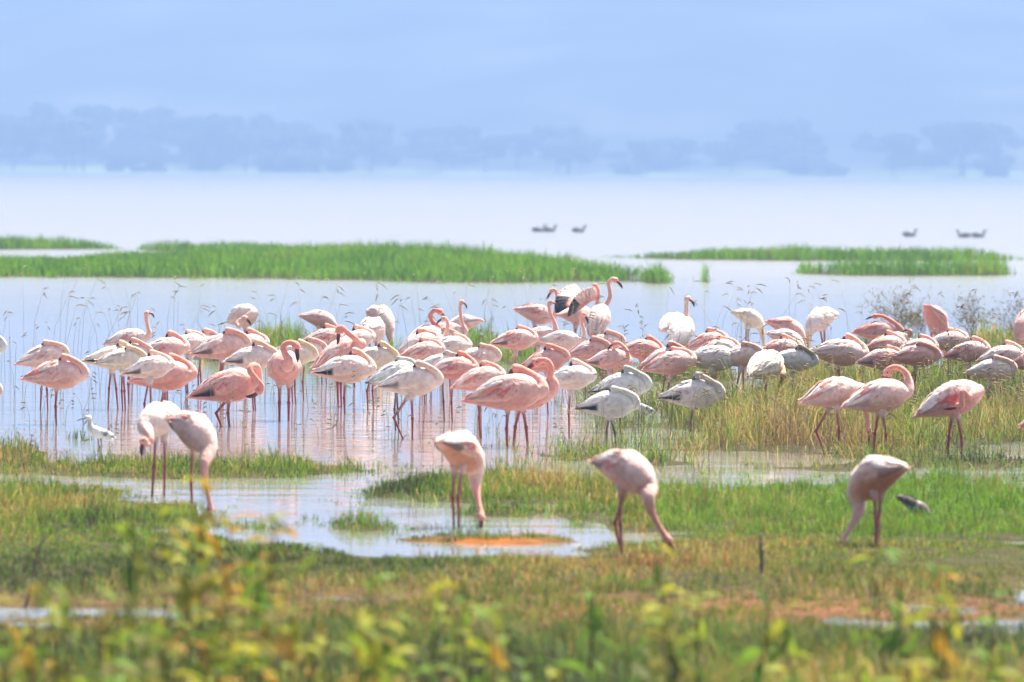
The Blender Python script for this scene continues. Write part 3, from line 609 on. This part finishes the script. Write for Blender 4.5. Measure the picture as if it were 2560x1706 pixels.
# --- birds in the right grass
FL('pale flamingo striding through grass with coral tail, head hidden', 'M', (810, 290), (1240, 165), 22, 'feed', 'L', w=1134, red=.3, stripe=.3, legs=[(-.12, -.02), (.03, .01)], neck=[(1250, 190, .2), (1262, 240, .25), (1270, 320, .28), (1285, 420, .3), (1290, 520, .3)], bill=(1280, 600, .3))
FL('pinkish white flamingo with neck curled into a coral ball, in grass', 'M', (1120, 310), (1560, 190), 12, pal='L', w=1139, stripe=.7, black=.35, red=.5, legs=[(-.03, -.04), (.03, .04)],
   neck=[(1562, 190, .05), (1560, 130, .06), (1530, 75, .06), (1475, 50, .06), (1425, 70, .06), (1415, 115, .06)], bill=(1430, 190, .06), kneck=(.84, .40, .30), scale=1.0)
FL('pink flamingo with crimson wing patch bending its neck to preen its belly', 'M', (1650, 355), (2025, 195), 12, pal='P', w=1146, red=1.6, black=.35, legs=[(-.03, -.04), (.04, .05)],
   neck=[(2005, 230, -.06), (1970, 250, -.13), (1935, 215, -.17), (1925, 260, -.18), (1925, 310, -.17), (1890, 325, -.16)], bill=(1840, 330, -.15), kneck=(.84, .38, .31), scale=1.02)
FL('pink flamingo with only its tail in view, beyond the belly preener', 'M', (2305, 465), (2700, 300), 10, pal='P', w=1150)
# --- feeding birds nearest the camera
FL('flamingo feeding with raised tail and underside shaded orange at the puddle edge', 'L', None, None, 56, center=(830, 612), pitch=-17, pal='L', under=(.66, .30, .17), w=1318, kneck=(.80, .40, .32), scale=.83,
   droop=.085, neck=[(925, 830, .1), (935, 920, .06), (962, 1040, .0), (965, 1100, -.02)], bill=(955, 1165, -.03), legs=[(-.02, .0), (-.05, -.04)])
FL('pale pink flamingo feeding with long neck stretched right to the ground', 'L', None, None, -44, center=(1960, 740), pitch=-12, pal='P', w=1396, scale=.83,
   droop=.085, neck=[(2110, 950, -.17), (2130, 1040, -.16), (2165, 1110, -.15), (2215, 1190, -.14), (2250, 1250, -.14)], bill=(2270, 1330, -.14), legs=[(-.09, -.02), (.0, .02)])
FL('flamingo feeding leftward with orange raised tail, beside the brown wader', 'M', None, None, 132, center=(1335, 785), pitch=-16, pal='L', under=(.66, .30, .17), w=1376, scale=.83, black=.5, red=.3, kneck=(.80, .48, .42),
   droop=.085, neck=[(1225, 1000, .10), (1205, 1080, .06), (1150, 1170, 0.02), (1115, 1240, 0), (1108, 1290, -.01)], bill=(1095, 1350, -.02), legs=[(-.02, -.02), (.02, .03)])
FL('smooth pink flamingo feeding behind the tall yellow green weeds', 'K', None, None, -52, center=(1325, 470), pitch=-16, pal='P', w=1284, scale=.833,
   droop=.085, neck=[(1398, 720, -.21), (1398, 800, -.2), (1415, 890, -.19), (1435, 980, -.18), (1440, 1050, -.18)], bill=(1435, 1130, -.18), legs=[(-.02, .0)])
FL('bluish white flamingo with red wing mark lowering its black bill, behind the pink feeder', 'K', None, None, -118, center=(1090, 395), pitch=-8, pal='W', w=1240, scale=.83, red=.8, black=.5, kneck=(.80, .46, .40),
   droop=.04, neck=[(1035, 530, -.30), (1030, 575, -.33), (1005, 580, -.35), (985, 550, -.35), (975, 575, -.35)], bill=(980, 690, -.35), legs=[(-.01, 0), (.02, .05)])

# raised wings of the flapping bird: two fans of overlapping feathers
def raised_wing(root, loc, s, sg, lift, n=17):
    mbw = MB(); rb = random.Random(5 + sg)
    for i in range(n):
        f = i / (n - 1); sx = .13 - .05 * f; a = R(lerp((112,), (205,), f)[0])       # fan opens from forward-up to backward
        r0 = .02 + .17 * f * (1 - f); ln = .22 + .06 * math.sin(f * 3.14)
        b0 = (sx - .12 * f, sg * (.07 + .10 * (1 - f)), .09 + lift * (1 - f))
        d = (math.cos(a) * .9, sg * .35, math.sin(a) * .8 + .25 * (1 - f))
        prev = None
        for q in range(6):
            tq = q / 5; wd = (.050 if q < 3 else .042) * (1 - .7 * max(0, tq - .7) / .3)
            pt = Vector(b0) + Vector(d) * (ln * tq); pt.z -= .05 * tq * tq
            side_ = Vector((math.sin(a), 0, -math.cos(a))) * wd
            c = (.014, .012, .014) if (tq > .38 and f > .5) else lerp((.80, .22, .18), (.84, .56, .50), min(1, tq * 1.4 + .3 * rb.random()))
            off = Vector((0, sg * .004 * (i % 2), 0)); tk = Vector((0, sg * .006, 0))
            cur = [mbw.vert(loc(*(pt + off + e)), c) for e in (side_, tk, -side_, -tk)]
            if prev:
                for e in range(4): mbw.f.append((prev[e], prev[(e + 1) % 4], cur[(e + 1) % 4], cur[e]))
            else: mbw.f.append(tuple(reversed(cur)))
            prev = cur
        mbw.f.append(tuple(prev))
    o = link('wing', mbw.mesh('wing', M_FEATHER), root); o['label'] = 'raised wing with black flight feathers'
raised_wing(*flap, 1, .13); raised_wing(*flap, -1, .10)

# ------------------------------------------------------------------ small waders and ducks
def wader(label, name, cat, basep, s, psi, pts, rads, cols_, bill, legs, legc, wing=None, group=None):
    ca, sa = math.cos(R(psi)), math.sin(R(psi))
    def L_(x, y, z): return Vector((ca * x - sa * y, sa * x + ca * y, z)) * s
    mb = MB(); pp = catmull([L_(*p) for p in pts], 4); n = len(pp)
    ri = np.interp(np.linspace(0, len(rads) - 1, n), range(len(rads)), rads); ci = [tuple(np.interp(q, range(len(cols_)), [c[k] for c in cols_]) for k in range(3)) for q in np.linspace(0, len(cols_) - 1, n)]
    mb.tube(pp, [r__ * s for r__ in ri], ci, 10, 1.0, ref=L_(0, 1, 0))
    for (x, y, z, fx) in legs: mb.tube([L_(x, y, z), L_(x - .008, y, z * .5), L_(fx, y, -.04 / s)], [.006 * s, .0045 * s, .004 * s], legc, 5)
    o = link(name, mb.mesh(name, M_FEATHER)); o.location = basep; tag(o, label, cat, group)
    mb = MB(); mb.tube([L_(*p) for p in bill[0]], [r__ * s for r__ in bill[1]], bill[2], 6); link('bill', mb.mesh('bill', M_HORN), o)
    if wing:
        for sg in (-1, 1):
            mb = MB(); ids = []
            for i in range(9):
                u = i / 8; x = lerp(wing[0], wing[1], u); rr = wing[2] * (math.sin(math.pi * min(.98, .12 + u * .86)) ** .6)
                ids.append([mb.vert(L_(x[0], sg * (rr * math.cos(R(th)) + .004), x[1] + rr * math.sin(R(th)) + .002), lerp(wing[3], wing[4], (math.sin(i * 2.3 + th) + 1) / 2)) for th in (75, 45, 15, -15)])
            for i in range(8):
                for j in range(3): q = (ids[i][j], ids[i + 1][j], ids[i + 1][j + 1], ids[i][j + 1]); mb.f.append(q if sg < 0 else tuple(reversed(q)))
            link('wing', mb.mesh('wing', M_FEATHER), o)
    return o
WHITE = (.80, .79, .77); GREY = (.55, .55, .54)
def stilt(label, px, w, psi, s):
    g_ = on_z(px, w)
    wader(label, 'wader', 'bird', g_, s, psi, [(-.105, 0, .095), (-.065, 0, .120), (0, 0, .15), (.045, 0, .175), (.06, 0, .205), (.062, 0, .235), (.072, 0, .255), (.092, 0, .253)],
          [.006, .025, .041, .036, .019, .013, .021, .012], [WHITE, WHITE, WHITE, WHITE, GREY, GREY, WHITE, WHITE],
          ([(.09, 0, .253), (.125, 0, .247), (.155, 0, .235)], [.005, .004, .002], (.02, .02, .02)), [(-.01, .015, .12, -.01), (.0, -.015, .12, .005)], (.62, .18, .08),
          ((.03, .158), (-.125, .112), .040, (.10, .10, .10), (.75, .74, .72)))
stilt('small white wader with dark wings and orange legs by a grass tuft', 246, 1138, 200, .98)
stilt('small white wader half hidden behind the young flamingo asleep', 1606, 1060, 180, .8)
BR = (.12, .09, .07); G2 = (.13, .11, .09)
wader('mottled grey brown wader with white belly feeding in green grass', 'brown_wader', 'bird', on_z(1700 + 1610 / 2.736, 1306), .85, -25,
      [(-.125, 0, .155), (-.08, 0, .135), (-.02, 0, .11), (.04, 0, .085), (.075, 0, .06), (.105, 0, .035), (.125, 0, .03)], [.004, .018, .042, .046, .030, .020, .010],
      [BR, G2, (.5, .48, .45), G2, G2, BR, BR], ([(.12, 0, .03), (.15, 0, .01), (.17, 0, -.01)], [.006, .004, .002], (.03, .02, .02)), [(0, .015, .08, 0), (.01, -.015, .08, .02)], (.4, .2, .08),
      ((.05, .092), (-.135, .158), .044, (.03, .022, .016), (.16, .13, .10)))
for px, py, fl_ in ((1347, 580, 1), (1374, 580, 1), (1447, 581, 1), (2274, 592, 1), (2410, 594, -1), (2446, 594, 1)):
    wader('grey duck swimming far out on the open lake', 'duck', 'duck', on_z(px, py), 1.0, 0 if fl_ > 0 else 180,
          [(-.24, 0, .10), (-.17, 0, .07), (-.05, 0, .045), (.09, 0, .05), (.15, 0, .09), (.165, 0, .16), (.185, 0, .205), (.225, 0, .20)], [.01, .05, .085, .075, .045, .03, .042, .02],
          [(.22, .22, .23), (.28, .28, .29), (.32, .32, .33), (.3, .3, .3), (.3, .3, .3), (.25, .25, .25), (.2, .2, .2), (.2, .2, .2)],
          ([(.22, 0, .20), (.25, 0, .193), (.275, 0, .188)], [.014, .014, .008], (.06, .05, .04)), [], (.2, .1, .05), ((.09, .07), (-.2, .095), .085, (.18, .18, .19), (.32, .32, .32)), 'ducks on the open lake')
# ------------------------------------------------------------------ grass
def blade_object(name, label, X, Y, Z, H, W, cols_, lean=.75, kind='stuff', material=None, cat='grass', curl=.5):
    n = len(X); H = H * TUFT * np.clip(.5 + .9 * (landness(X, Y) + .05), .4, 1.1); az = rng.uniform(0, 2 * np.pi, n); ln = np.abs(rng.normal(0, lean, n)) * H
    dx, dy = np.cos(az) * ln, np.sin(az) * ln
    fa = rng.uniform(-.9, .9, n); wx, wy = np.cos(fa) * W / 2, np.sin(fa) * W / 2
    V = np.zeros((n, 5, 3), np.float32)
    V[:, 0] = np.stack([X - wx, Y - wy, Z - .02], -1); V[:, 1] = np.stack([X + wx, Y + wy, Z - .02], -1)
    mx_, my_, mz = X + dx * .35, Y + dy * .35, Z + H * .6
    V[:, 2] = np.stack([mx_ - wx * .8, my_ - wy * .8, mz], -1); V[:, 3] = np.stack([mx_ + wx * .8, my_ + wy * .8, mz], -1)
    V[:, 4] = np.stack([X + dx, Y + dy, Z + H * (1 - curl * np.minimum(1, ln / np.maximum(H, .01)) * .6)], -1)
    tri = np.array([[0, 1, 3], [0, 3, 2], [2, 3, 4]], np.int32)
    T = (np.arange(n, dtype=np.int32)[:, None, None] * 5 + tri[None]).reshape(-1)
    me = bpy.data.meshes.new(name); me.vertices.add(n * 5); me.vertices.foreach_set('co', V.ravel())
    me.loops.add(len(T)); me.loops.foreach_set('vertex_index', T); nt_ = len(T) // 3
    me.polygons.add(nt_); me.polygons.foreach_set('loop_start', np.arange(nt_, dtype=np.int32) * 3)
    C = np.ones((n, 5, 4), np.float32); C[:, :, :3] = cols_[:, None, :]
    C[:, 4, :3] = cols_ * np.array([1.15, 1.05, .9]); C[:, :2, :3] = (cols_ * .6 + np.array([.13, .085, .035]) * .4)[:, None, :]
    me.update(calc_edges=True)
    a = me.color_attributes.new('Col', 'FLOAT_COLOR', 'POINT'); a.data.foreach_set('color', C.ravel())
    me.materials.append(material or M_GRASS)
    o = link(name, me); tag(o, label, cat, kind=kind); return o
def colmix(n, cl, wt, var=.2, X=None, Y=None):
    wt = np.array(wt, float); wt /= wt.sum(); cl = np.array(cl)
    if X is not None:   # clumps: colour choice follows patches of ground
        v = (wnoise(X * 1.7 + 31, Y * .9 + 7) + rng.normal(0, .5, n)); rk = np.argsort(np.argsort(v)) / max(1, n)
    else: rk = rng.random(n)
    idx = np.minimum(np.searchsorted(np.cumsum(wt), rk), len(wt) - 1)
    return cl[idx] * rng.uniform(1 - var, 1 + var, (n, 1))
def scatter(n, y0, y1, thr, sparse=.12, xm=1.25, extra=1.2, cond=None, tuft=.5, tmax=1.9, reach=.5):
    Y = rng.uniform(y0, y1, n); hw = Y * .06 * xm + extra; X = rng.uniform(-1, 1, n) * hw
    L = landness(X, Y); p = np.clip((L - thr + .18) / .65, 0, 1) ** 1.4; p = np.maximum(p, np.where(L > thr - reach, sparse * .6, 0))
    k = rng.random(n) < p
    if cond is not None:
        px, py = project(X, Y, np.zeros_like(X)); k &= cond(px, py, L)
    X, Y, L = X[k], Y[k], L[k]
    n_ = len(X); T = np.full(n_, .85)          # about half of the blades stand in tufts
    ci = rng.integers(0, n_, max(1, n_ // 22)); tf = rng.uniform(.7, tmax, len(ci)); s_ = rng.random(n_) < tuft; k_ = rng.integers(0, len(ci), n_)
    X0, Y0, L0 = X.copy(), Y.copy(), L.copy(); sp = rng.normal(0, .028, (2, n_)) * (.5 + .012 * Y[None])
    X = np.where(s_, X0[ci][k_] + sp[0], X); Y = np.where(s_, Y0[ci][k_] + sp[1], Y); L = np.where(s_, L0[ci][k_], L); T = np.where(s_, tf[k_], T)
    global TUFT; TUFT = T
    return X, Y, np.clip((L - .14) * .08, -.02, .022), L
GREEN = (.11, .21, .020); BRIGHT = (.15, .30, .022); OLIVE = (.22, .21, .032); STRAW = (.44, .33, .10); BROWN = (.20, .12, .06); BLUEG = (.11, .17, .045); YEL = (.30, .27, .04); RUST = (.30, .14, .05)
DARK = (.045, .05, .018)
dist = lambda py: FPX * CAM_H / (py - HOR)
# foreground bank
X, Y, Z, L = scatter(190000, 24, dist(1420), -.15, .2)
n = len(X); clump = np.clip(.8 + .6 * wnoise(X * 2.3, Y * 1.4), .25, 1.5) * .8
px, py = project(X, Y, Z); thin = np.where((np.abs(py - 1535) < 45), .35, 1.0) * np.interp(py, [1410, 1480, 1600], [.4, .7, 1.1])
blade_object('foreground_grass', 'blurred green and olive grass covering the near bank', X, Y, Z, rng.uniform(.05, .17, n) * clump * thin, rng.uniform(.0025, .006, n), colmix(n, [DARK, BLUEG, GREEN, OLIVE, STRAW, RUST], [.16, .2, .22, .24, .12, .06], .3, X, Y))
# wet meadow
X, Y, Z, L = scatter(190000, dist(1425), dist(1180), -.10, .34, reach=1.0)
n = len(X); px, py = project(X, Y, Z); br = (px > 1650) & (py < 1350)
cl = colmix(n, [DARK, GREEN, BRIGHT, OLIVE, STRAW, RUST], [.12, .28, .18, .24, .14, .04], .28, X, Y); 
c2 = colmix(n, [BRIGHT, GREEN, BRIGHT, OLIVE], [.4, .3, .2, .1], .25, X, Y); cl = np.where((br & (rng.random(n) < .8))[:, None], c2, cl)
hh = rng.uniform(.025, .10, n) * np.clip(.75 + .7 * wnoise(X * 2.1, Y), .2, 1.6) * np.where(br, 1.3, 1) * np.where(py > 1338, .38, 1)
blade_object('meadow_grass', 'bright green wet meadow grass between the puddles', X, Y, Z, hh, rng.uniform(.0025, .006, n), cl)
# strip on the left and tall grass on the right, around the birds
X, Y, Z, L = scatter(70000, dist(1205), dist(1060), .06, .16, reach=.9, cond=lambda px, py, L: px < 1500)
n = len(X)
blade_object('left_strip_grass', 'mixed green and straw grass strip in the shallows by the feeding flamingos', X, Y, Z, rng.uniform(.03, .12, n) * np.clip(.9 + .7 * wnoise(X * 2, Y), .25, 1.7), rng.uniform(.0025, .006, n), colmix(n, [DARK, GREEN, BRIGHT, OLIVE, STRAW, BROWN], [.1, .26, .12, .22, .22, .08], .28, X, Y))
X, Y, Z, L = scatter(170000, dist(1190), dist(925), .0, .08, cond=lambda px, py, L: px > 1380)
n = len(X); px, py = project(X, Y, Z)
blade_object('tall_marsh_grass', 'tall olive and straw coloured grass under the right flamingos', X, Y, Z, rng.uniform(.06, .25, n) * np.clip(.85 + .6 * wnoise(X * 1.5, Y), .3, 1.6), rng.uniform(.003, .006, n), colmix(n, [DARK, GREEN, BRIGHT, OLIVE, STRAW, BROWN], [.12, .22, .16, .28, .14, .08], .28, X, Y), lean=1.0)
X, Y, Z, L = scatter(60000, dist(960), dist(835), .0, .05)
n = len(X)
blade_object('back_tuft_grass', 'green grass tufts in the water behind the crowd', X, Y, Z, rng.uniform(.06, .22, n), rng.uniform(.005, .011, n), colmix(n, [GREEN, BRIGHT, OLIVE, STRAW], [.3, .35, .2, .15], .25, X, Y))
# islands
X, Y, Z, L = scatter(150000, dist(712), dist(618), -.05, .04, xm=1.2, tuft=.25, tmax=1.15)
n = len(X); far = Y > dist(650)
hh = rng.uniform(.20, .40, n) * np.clip(1.0 + .45 * wnoise(X * .8, Y * .5), .45, 1.5) * np.where(far, .75, 1) * np.where((project(X, Y, Z)[0] < 470) & ~far, .6, 1) * np.clip((L + .25) * 2.2, .3, 1.0)
blade_object('island_grass', 'lush bright green grass islands across the lagoon', X, Y, Z, hh, rng.uniform(.010, .02, n), colmix(n, [(.07, .17, .010), (.11, .26, .012), (.15, .34, .014), (.19, .36, .018), (.22, .26, .02)], [.15, .3, .35, .14, .06], .22, X, Y), lean=.4)

# ------------------------------------------------------------------ seed stalks over the water
def stalks(name, label, n, pick, hr, seedlen=(.05, .10), cl=(.42, .34, .24)):
    mb = MB(); r_ = random.Random(hash(name) % 1000 if False else len(name))
    for i in range(n):
        px, py = pick(r_); g_ = on_z(px, py); h = r_.uniform(*hr); a = r_.uniform(0, 6.28); ln = r_.uniform(.05, .35) * h
        c = lerp(cl, (.22, .18, .10), r_.random()); top = Vector((g_.x + math.cos(a) * ln, g_.y + math.sin(a) * ln, h))
        mid = Vector((g_.x + math.cos(a) * ln * .25, g_.y + math.sin(a) * ln * .25, h * .6))
        mb.tube([(g_.x, g_.y, -.05), mid, top], [.0022, .0018, .0012], c, 3)
        k_ = r_.choice((1, 1, 2, 3))
        for q in range(k_):
            aa = a + r_.uniform(-1, 1); dd = Vector((math.cos(aa), math.sin(aa) * .6, r_.uniform(-.5, .7))).normalized(); ll = r_.uniform(*seedlen)
            st = top - Vector((0, 0, .03 * q)); mb.tube([st, st + dd * ll * .4, st + dd * ll + Vector((0, 0, -ll * .25))], [.0018, .0055, .0015], c, 4)
    o = link(name, mb.mesh(name, M_DRY)); tag(o, label, 'grass', kind='stuff')
stalks('seed_stalks', 'thin dry seed stalks rising between and behind the flamingos', 190, lambda r: (r.uniform(-80, 2640), r.uniform(880, 1010)), (.35, .95))
stalks('short_reed_stalks', 'short dry stems and sprouts standing in the shallows', 420, lambda r: (r.choice((r.uniform(-60, 1650), r.uniform(1500, 2640))), r.uniform(930, 1160)), (.08, .40), (.02, .05), (.24, .22, .10))
stalks('tall_right_stalks', 'arching straw stalks among the right grass', 260, lambda r: (r.uniform(1500, 2640), r.uniform(960, 1140)), (.25, .60), (.04, .09), (.34, .27, .13))

# ------------------------------------------------------------------ bare bushes on the right
def bush(label, px, py, h, spread, n0, seed, c=(.16, .12, .08), leafy=.3, dirx=0.):
    r_ = random.Random(seed); g_ = on_z(px, py); mb = MB(); leaves = []
    def grow(p, d, ln, r0, lev):
        pts = [p]; q = Vector(p); dd = Vector(d)
        for k_ in range(4):
            dd = (dd + Vector((r_.gauss(0, .16), r_.gauss(0, .16), r_.gauss(0, .10)))).normalized(); q = q + dd * ln / 4; pts.append(Vector(q))
        mb.tube(pts, [r0, r0 * .85, r0 * .7, r0 * .55, r0 * .4], lerp(c, (.08, .06, .045), r_.random() * .6), 4 if lev < 2 else 3)
        if lev < 3:
            for k_ in range(r_.choice((2, 3, 3))):
                b0 = pts[r_.choice((2, 3, 4))]; nd = (dd + Vector((r_.gauss(0, .55), r_.gauss(0, .5), r_.gauss(.05, .4)))).normalized(); grow(b0, nd, ln * r_.uniform(.5, .8), r0 * .55, lev + 1)
        else: leaves.append(pts[-1]); leaves.append(pts[2])
    for i in range(n0):
        a = r_.uniform(0, 6.28); grow(Vector((r_.gauss(0, .04), r_.gauss(0, .04), -.03)), Vector((math.cos(a) * spread + dirx, math.sin(a) * spread * .7, 1)).normalized(), h * r_.uniform(.35, .5), .0055, 0)
    root = bpy.data.objects.new('twig_bush', None); col.objects.link(root); root.location = g_; tag(root, label, 'bush', 'bare bushes on the right')
    link('branches', mb.mesh('branches', M_TWIG), root)
    ml = MB()
    for p in leaves:
        for _ in range(2 if r_.random() < leafy else 0):
            d = Vector((r_.gauss(0, 1), r_.gauss(0, 1), r_.gauss(0, 1))).normalized(); e = d.orthogonal().normalized(); cc_ = lerp((.12, .16, .04), (.26, .18, .08), r_.random()); ll = r_.uniform(.012, .028)
            ml.f.append(tuple(ml.vert(p + d * ll * x + e * ll * y, cc_) for x, y in ((0, 0), (.5, .3), (1, 0), (.5, -.3))))
    if ml.f:
        o = link('leaves', ml.mesh('leaves', M_LEAF, False), root); o['kind'] = 'stuff'
bush('brown dry bush standing in water left of the upturned tail feeder', 2235, 850, .75, .30, 15, 1, (.22, .16, .09), .9)
bush('dense low brown bush behind the right crowd, beside the dry bush', 2290, 845, .50, .25, 14, 2, (.26, .19, .10), .9)
bush('tall dry bush behind the pink sleeper with coral tail', 2440, 850, .65, .45, 12, 3, (.20, .16, .11), .7)
bush('sparse grey bush standing in the water', 2545, 860, .75, .45, 12, 4, (.20, .16, .12), .5)
bush('thorny bare bush in grass in front of the pinkish white flamingo', 2440, 1010, .62, .75, 8, 5, (.17, .13, .09), .25)
bush('tangled thorny twigs in grass beyond the belly preener', 2540, 1060, .75, .8, 8, 6, (.18, .13, .09), .2, -.3)
bush('low wiry bush between the coral ball flamingo and the belly preener', 2290, 1020, .48, .7, 9, 7, (.17, .13, .08), .5)
bush('low wiry bush behind the grass left of the striding flamingo', 2110, 985, .42, .6, 9, 8, (.19, .15, .08), .6)

# ------------------------------------------------------------------ leafy weeds in front
def leaf_mesh(name, c, ln, wd, bend):
    mb = MB(); prev = None
    for q in range(6):
        tq = q / 5; ww = wd * math.sin(math.pi * min(.985, .06 + tq * .93)) ** .8; x = ln * tq * math.cos(bend * tq); z = -ln * tq * math.sin(bend * tq) * .8
        cur = [mb.vert((x, ww, z + .15 * ww), c), mb.vert((x, 0, z - .1 * wd), lerp(c, (.3, .34, .1), .25)), mb.vert((x, -ww, z + .15 * ww), c)]
        if prev:
            for e in (0, 1): mb.f.append((prev[e], cur[e], cur[e + 1], prev[e + 1]))
        prev = cur
    return mb.mesh(name, M_LEAF)
LC = {'yellowgreen': [(.24, .29, .018), (.32, .32, .018), (.18, .27, .015)], 'green': [(.08, .18, .012), (.11, .22, .012), (.07, .15, .012)], 'ochre': [(.34, .20, .015), (.42, .22, .015), (.27, .21, .02)], 'olive': [(.13, .13, .025), (.17, .13, .03), (.10, .12, .025)]}
LEAVES = {k_: [leaf_mesh('leaf', c, ln, wd, b_) for c, ln, wd, b_ in zip(v, (.11, .135, .09), (.016, .020, .015), (.5, .9, .25))] for k_, v in LC.items()}
def weed(px, ytop, D, kinds, nleaf, label, seed):
    r_ = random.Random(seed); topw = on_y(px, ytop, D); h = max(.12, topw.z)
    gz = .04; root = bpy.data.objects.new('leafy_weed', None); col.objects.link(root); root.location = (topw.x, D, gz)
    tag(root, label, 'plant', 'leafy weeds in the foreground')
    lx, ly = r_.uniform(-.10, .10), r_.uniform(-.08, .08)
    sp = [Vector((-lx * (1 - f) ** 1.5, -ly * (1 - f), (h - gz) * f)) for f in (0, .25, .5, .75, 1)]
    mb = MB(); mb.tube([sp[0] - Vector((0, 0, .05))] + sp[1:], [.006, .0055, .0045, .0035, .002], lerp((.16, .17, .05), (.20, .12, .06), r_.random()), 5); link('stem', mb.mesh('stem', M_LEAF), root)
    for i in range(nleaf):
        f = 1 - (i / nleaf) ** 1.1 * min(.8, .38 / h * 1.2); k0 = f * 4; a_ = int(min(3, k0)); p = sp[a_].lerp(sp[a_ + 1], k0 - a_)
        o = link('leaf', r_.choice(LEAVES[r_.choice(kinds)]), root); o.location = p
        o.rotation_euler = (r_.uniform(-.6, .6), r_.uniform(-1.1, .0) + (1.3 if r_.random() < .35 else 0), i * 2.4 + r_.uniform(-.4, .4)); sc_ = r_.uniform(.7, 1.25); o.scale = (sc_, sc_, sc_)
YG, GR, OC, OL = 'yellowgreen', 'green', 'ochre', 'olive'
W1 = [(300, 1185, 25, (YG, YG, GR), 'tall yellow green weed beside the pink feeding flamingo'), (370, 1175, 26, (YG, OL), 'yellow green weed with a pale pink bud in the left clump'), (440, 1215, 24, (YG, GR), 'tall broad leaved green weed below the pink feeding flamingo'),
      (470, 1105, 25, (YG, OC), 'tallest weed reaching up in front of the pink feeding flamingo'), (530, 1195, 25, (OC, OC, YG), 'weed with bright ochre yellow leaves in the left clump'), (590, 1215, 26, (GR, YG), 'green weed right of the ochre leaved weed'), (635, 1195, 25, (OC, OL), 'yellowing weed at the right side of the left clump')]
sd_ = 50
for px, py, D, kk, lb in W1:
    weed(px * 1.088, py * 1.088, D + 2.5, kk, 19, lb, sd_); sd_ += 1
W2 = [(1510, 1255, 27, (GR, YG), 'dark green weed in front of the feeding neck of the pale pink flamingo'), (1365, 1345, 28, (GR,), 'lone green weed left of the pale pink feeding flamingo'), (2010, 1270, 27, (GR, YG), 'green weed below the leftward feeding flamingo'), (2065, 1285, 27, (GR, OL), 'small green weed beside the brown wader'),
      (2150, 1310, 26, (OC, GR, OL), 'weed with ochre and brown leaves below the brown wader'), (1770, 1380, 26, (YG, GR), 'bright green weed on the bare mud right of centre'), (2280, 1320, 27, (GR,), 'lone dark green weed near the muddy puddle'), (1605, 1370, 27, (YG, GR), 'yellow green weed left of the dark stick')]
for px, py, D, kk, lb in W2:
    weed(px * 1.088, py * 1.088, D + 2.5, kk, 12, lb, sd_); sd_ += 1
r_ = random.Random(99)
for i in range(84):
    left = r_.random() < .5
    px = r_.uniform(-40, 1000) if left else r_.uniform(950, 2600); py = r_.uniform(1400, 1700) if left else r_.uniform(1440, 1700)
    if left: py = max(py, 1370 + (px / 900) * 90)
    kk = r_.choice(((YG, YG), (YG, OL), (OC, YG, YG), (GR, YG), (OL, OL, OC), (GR, GR)))
    weed(px, py, r_.uniform(23, 28.5), kk, r_.randint(7, 12), {(YG, YG): 'low yellow green weed in the blurred near bank', (YG, OL): 'low weed with mixed yellow green and olive leaves in the near bank', (OC, YG, YG): 'low weed with a few ochre leaves among yellow green ones in the near bank', (GR, YG): 'low weed with green and yellow green leaves in the near bank', (OL, OL, OC): 'low dull olive weed with ochre leaves in the near bank', (GR, GR): 'low deep green weed in the blurred near bank'}[kk], sd_); sd_ += 1

# ------------------------------------------------------------------ sticks
def stick(label, x0, y0, x1, y1, r0):
    g_ = on_z(x0, y0); tp = on_y(x1, y1, g_.y) - g_
    mb = MB(); mb.tube([(0, 0, -.08), tp * .35 + Vector((.004, 0, 0)), tp * .7 + Vector((-.004, 0, 0)), tp], [r0, r0 * .95, r0 * .85, r0 * .6], [(.12, .085, .06), (.15, .11, .08), (.12, .09, .06), (.10, .07, .05)], 7)
    mb.tube([tp * .55, tp * .62 + Vector((r0 * 2.2, 0, r0))], [r0 * .5, r0 * .2], (.12, .085, .06), 5)
    o = link('stick', mb.mesh('stick', M_TWIG)); o.location = g_; tag(o, label, 'stick')
stick('dark upright stick poking from the grass left of the leftward feeder', 1903, 1450, 1903, 1335, .010)
stick('slanting brown stick standing in the weeds', 55, 1520, 112, 1335, .009)
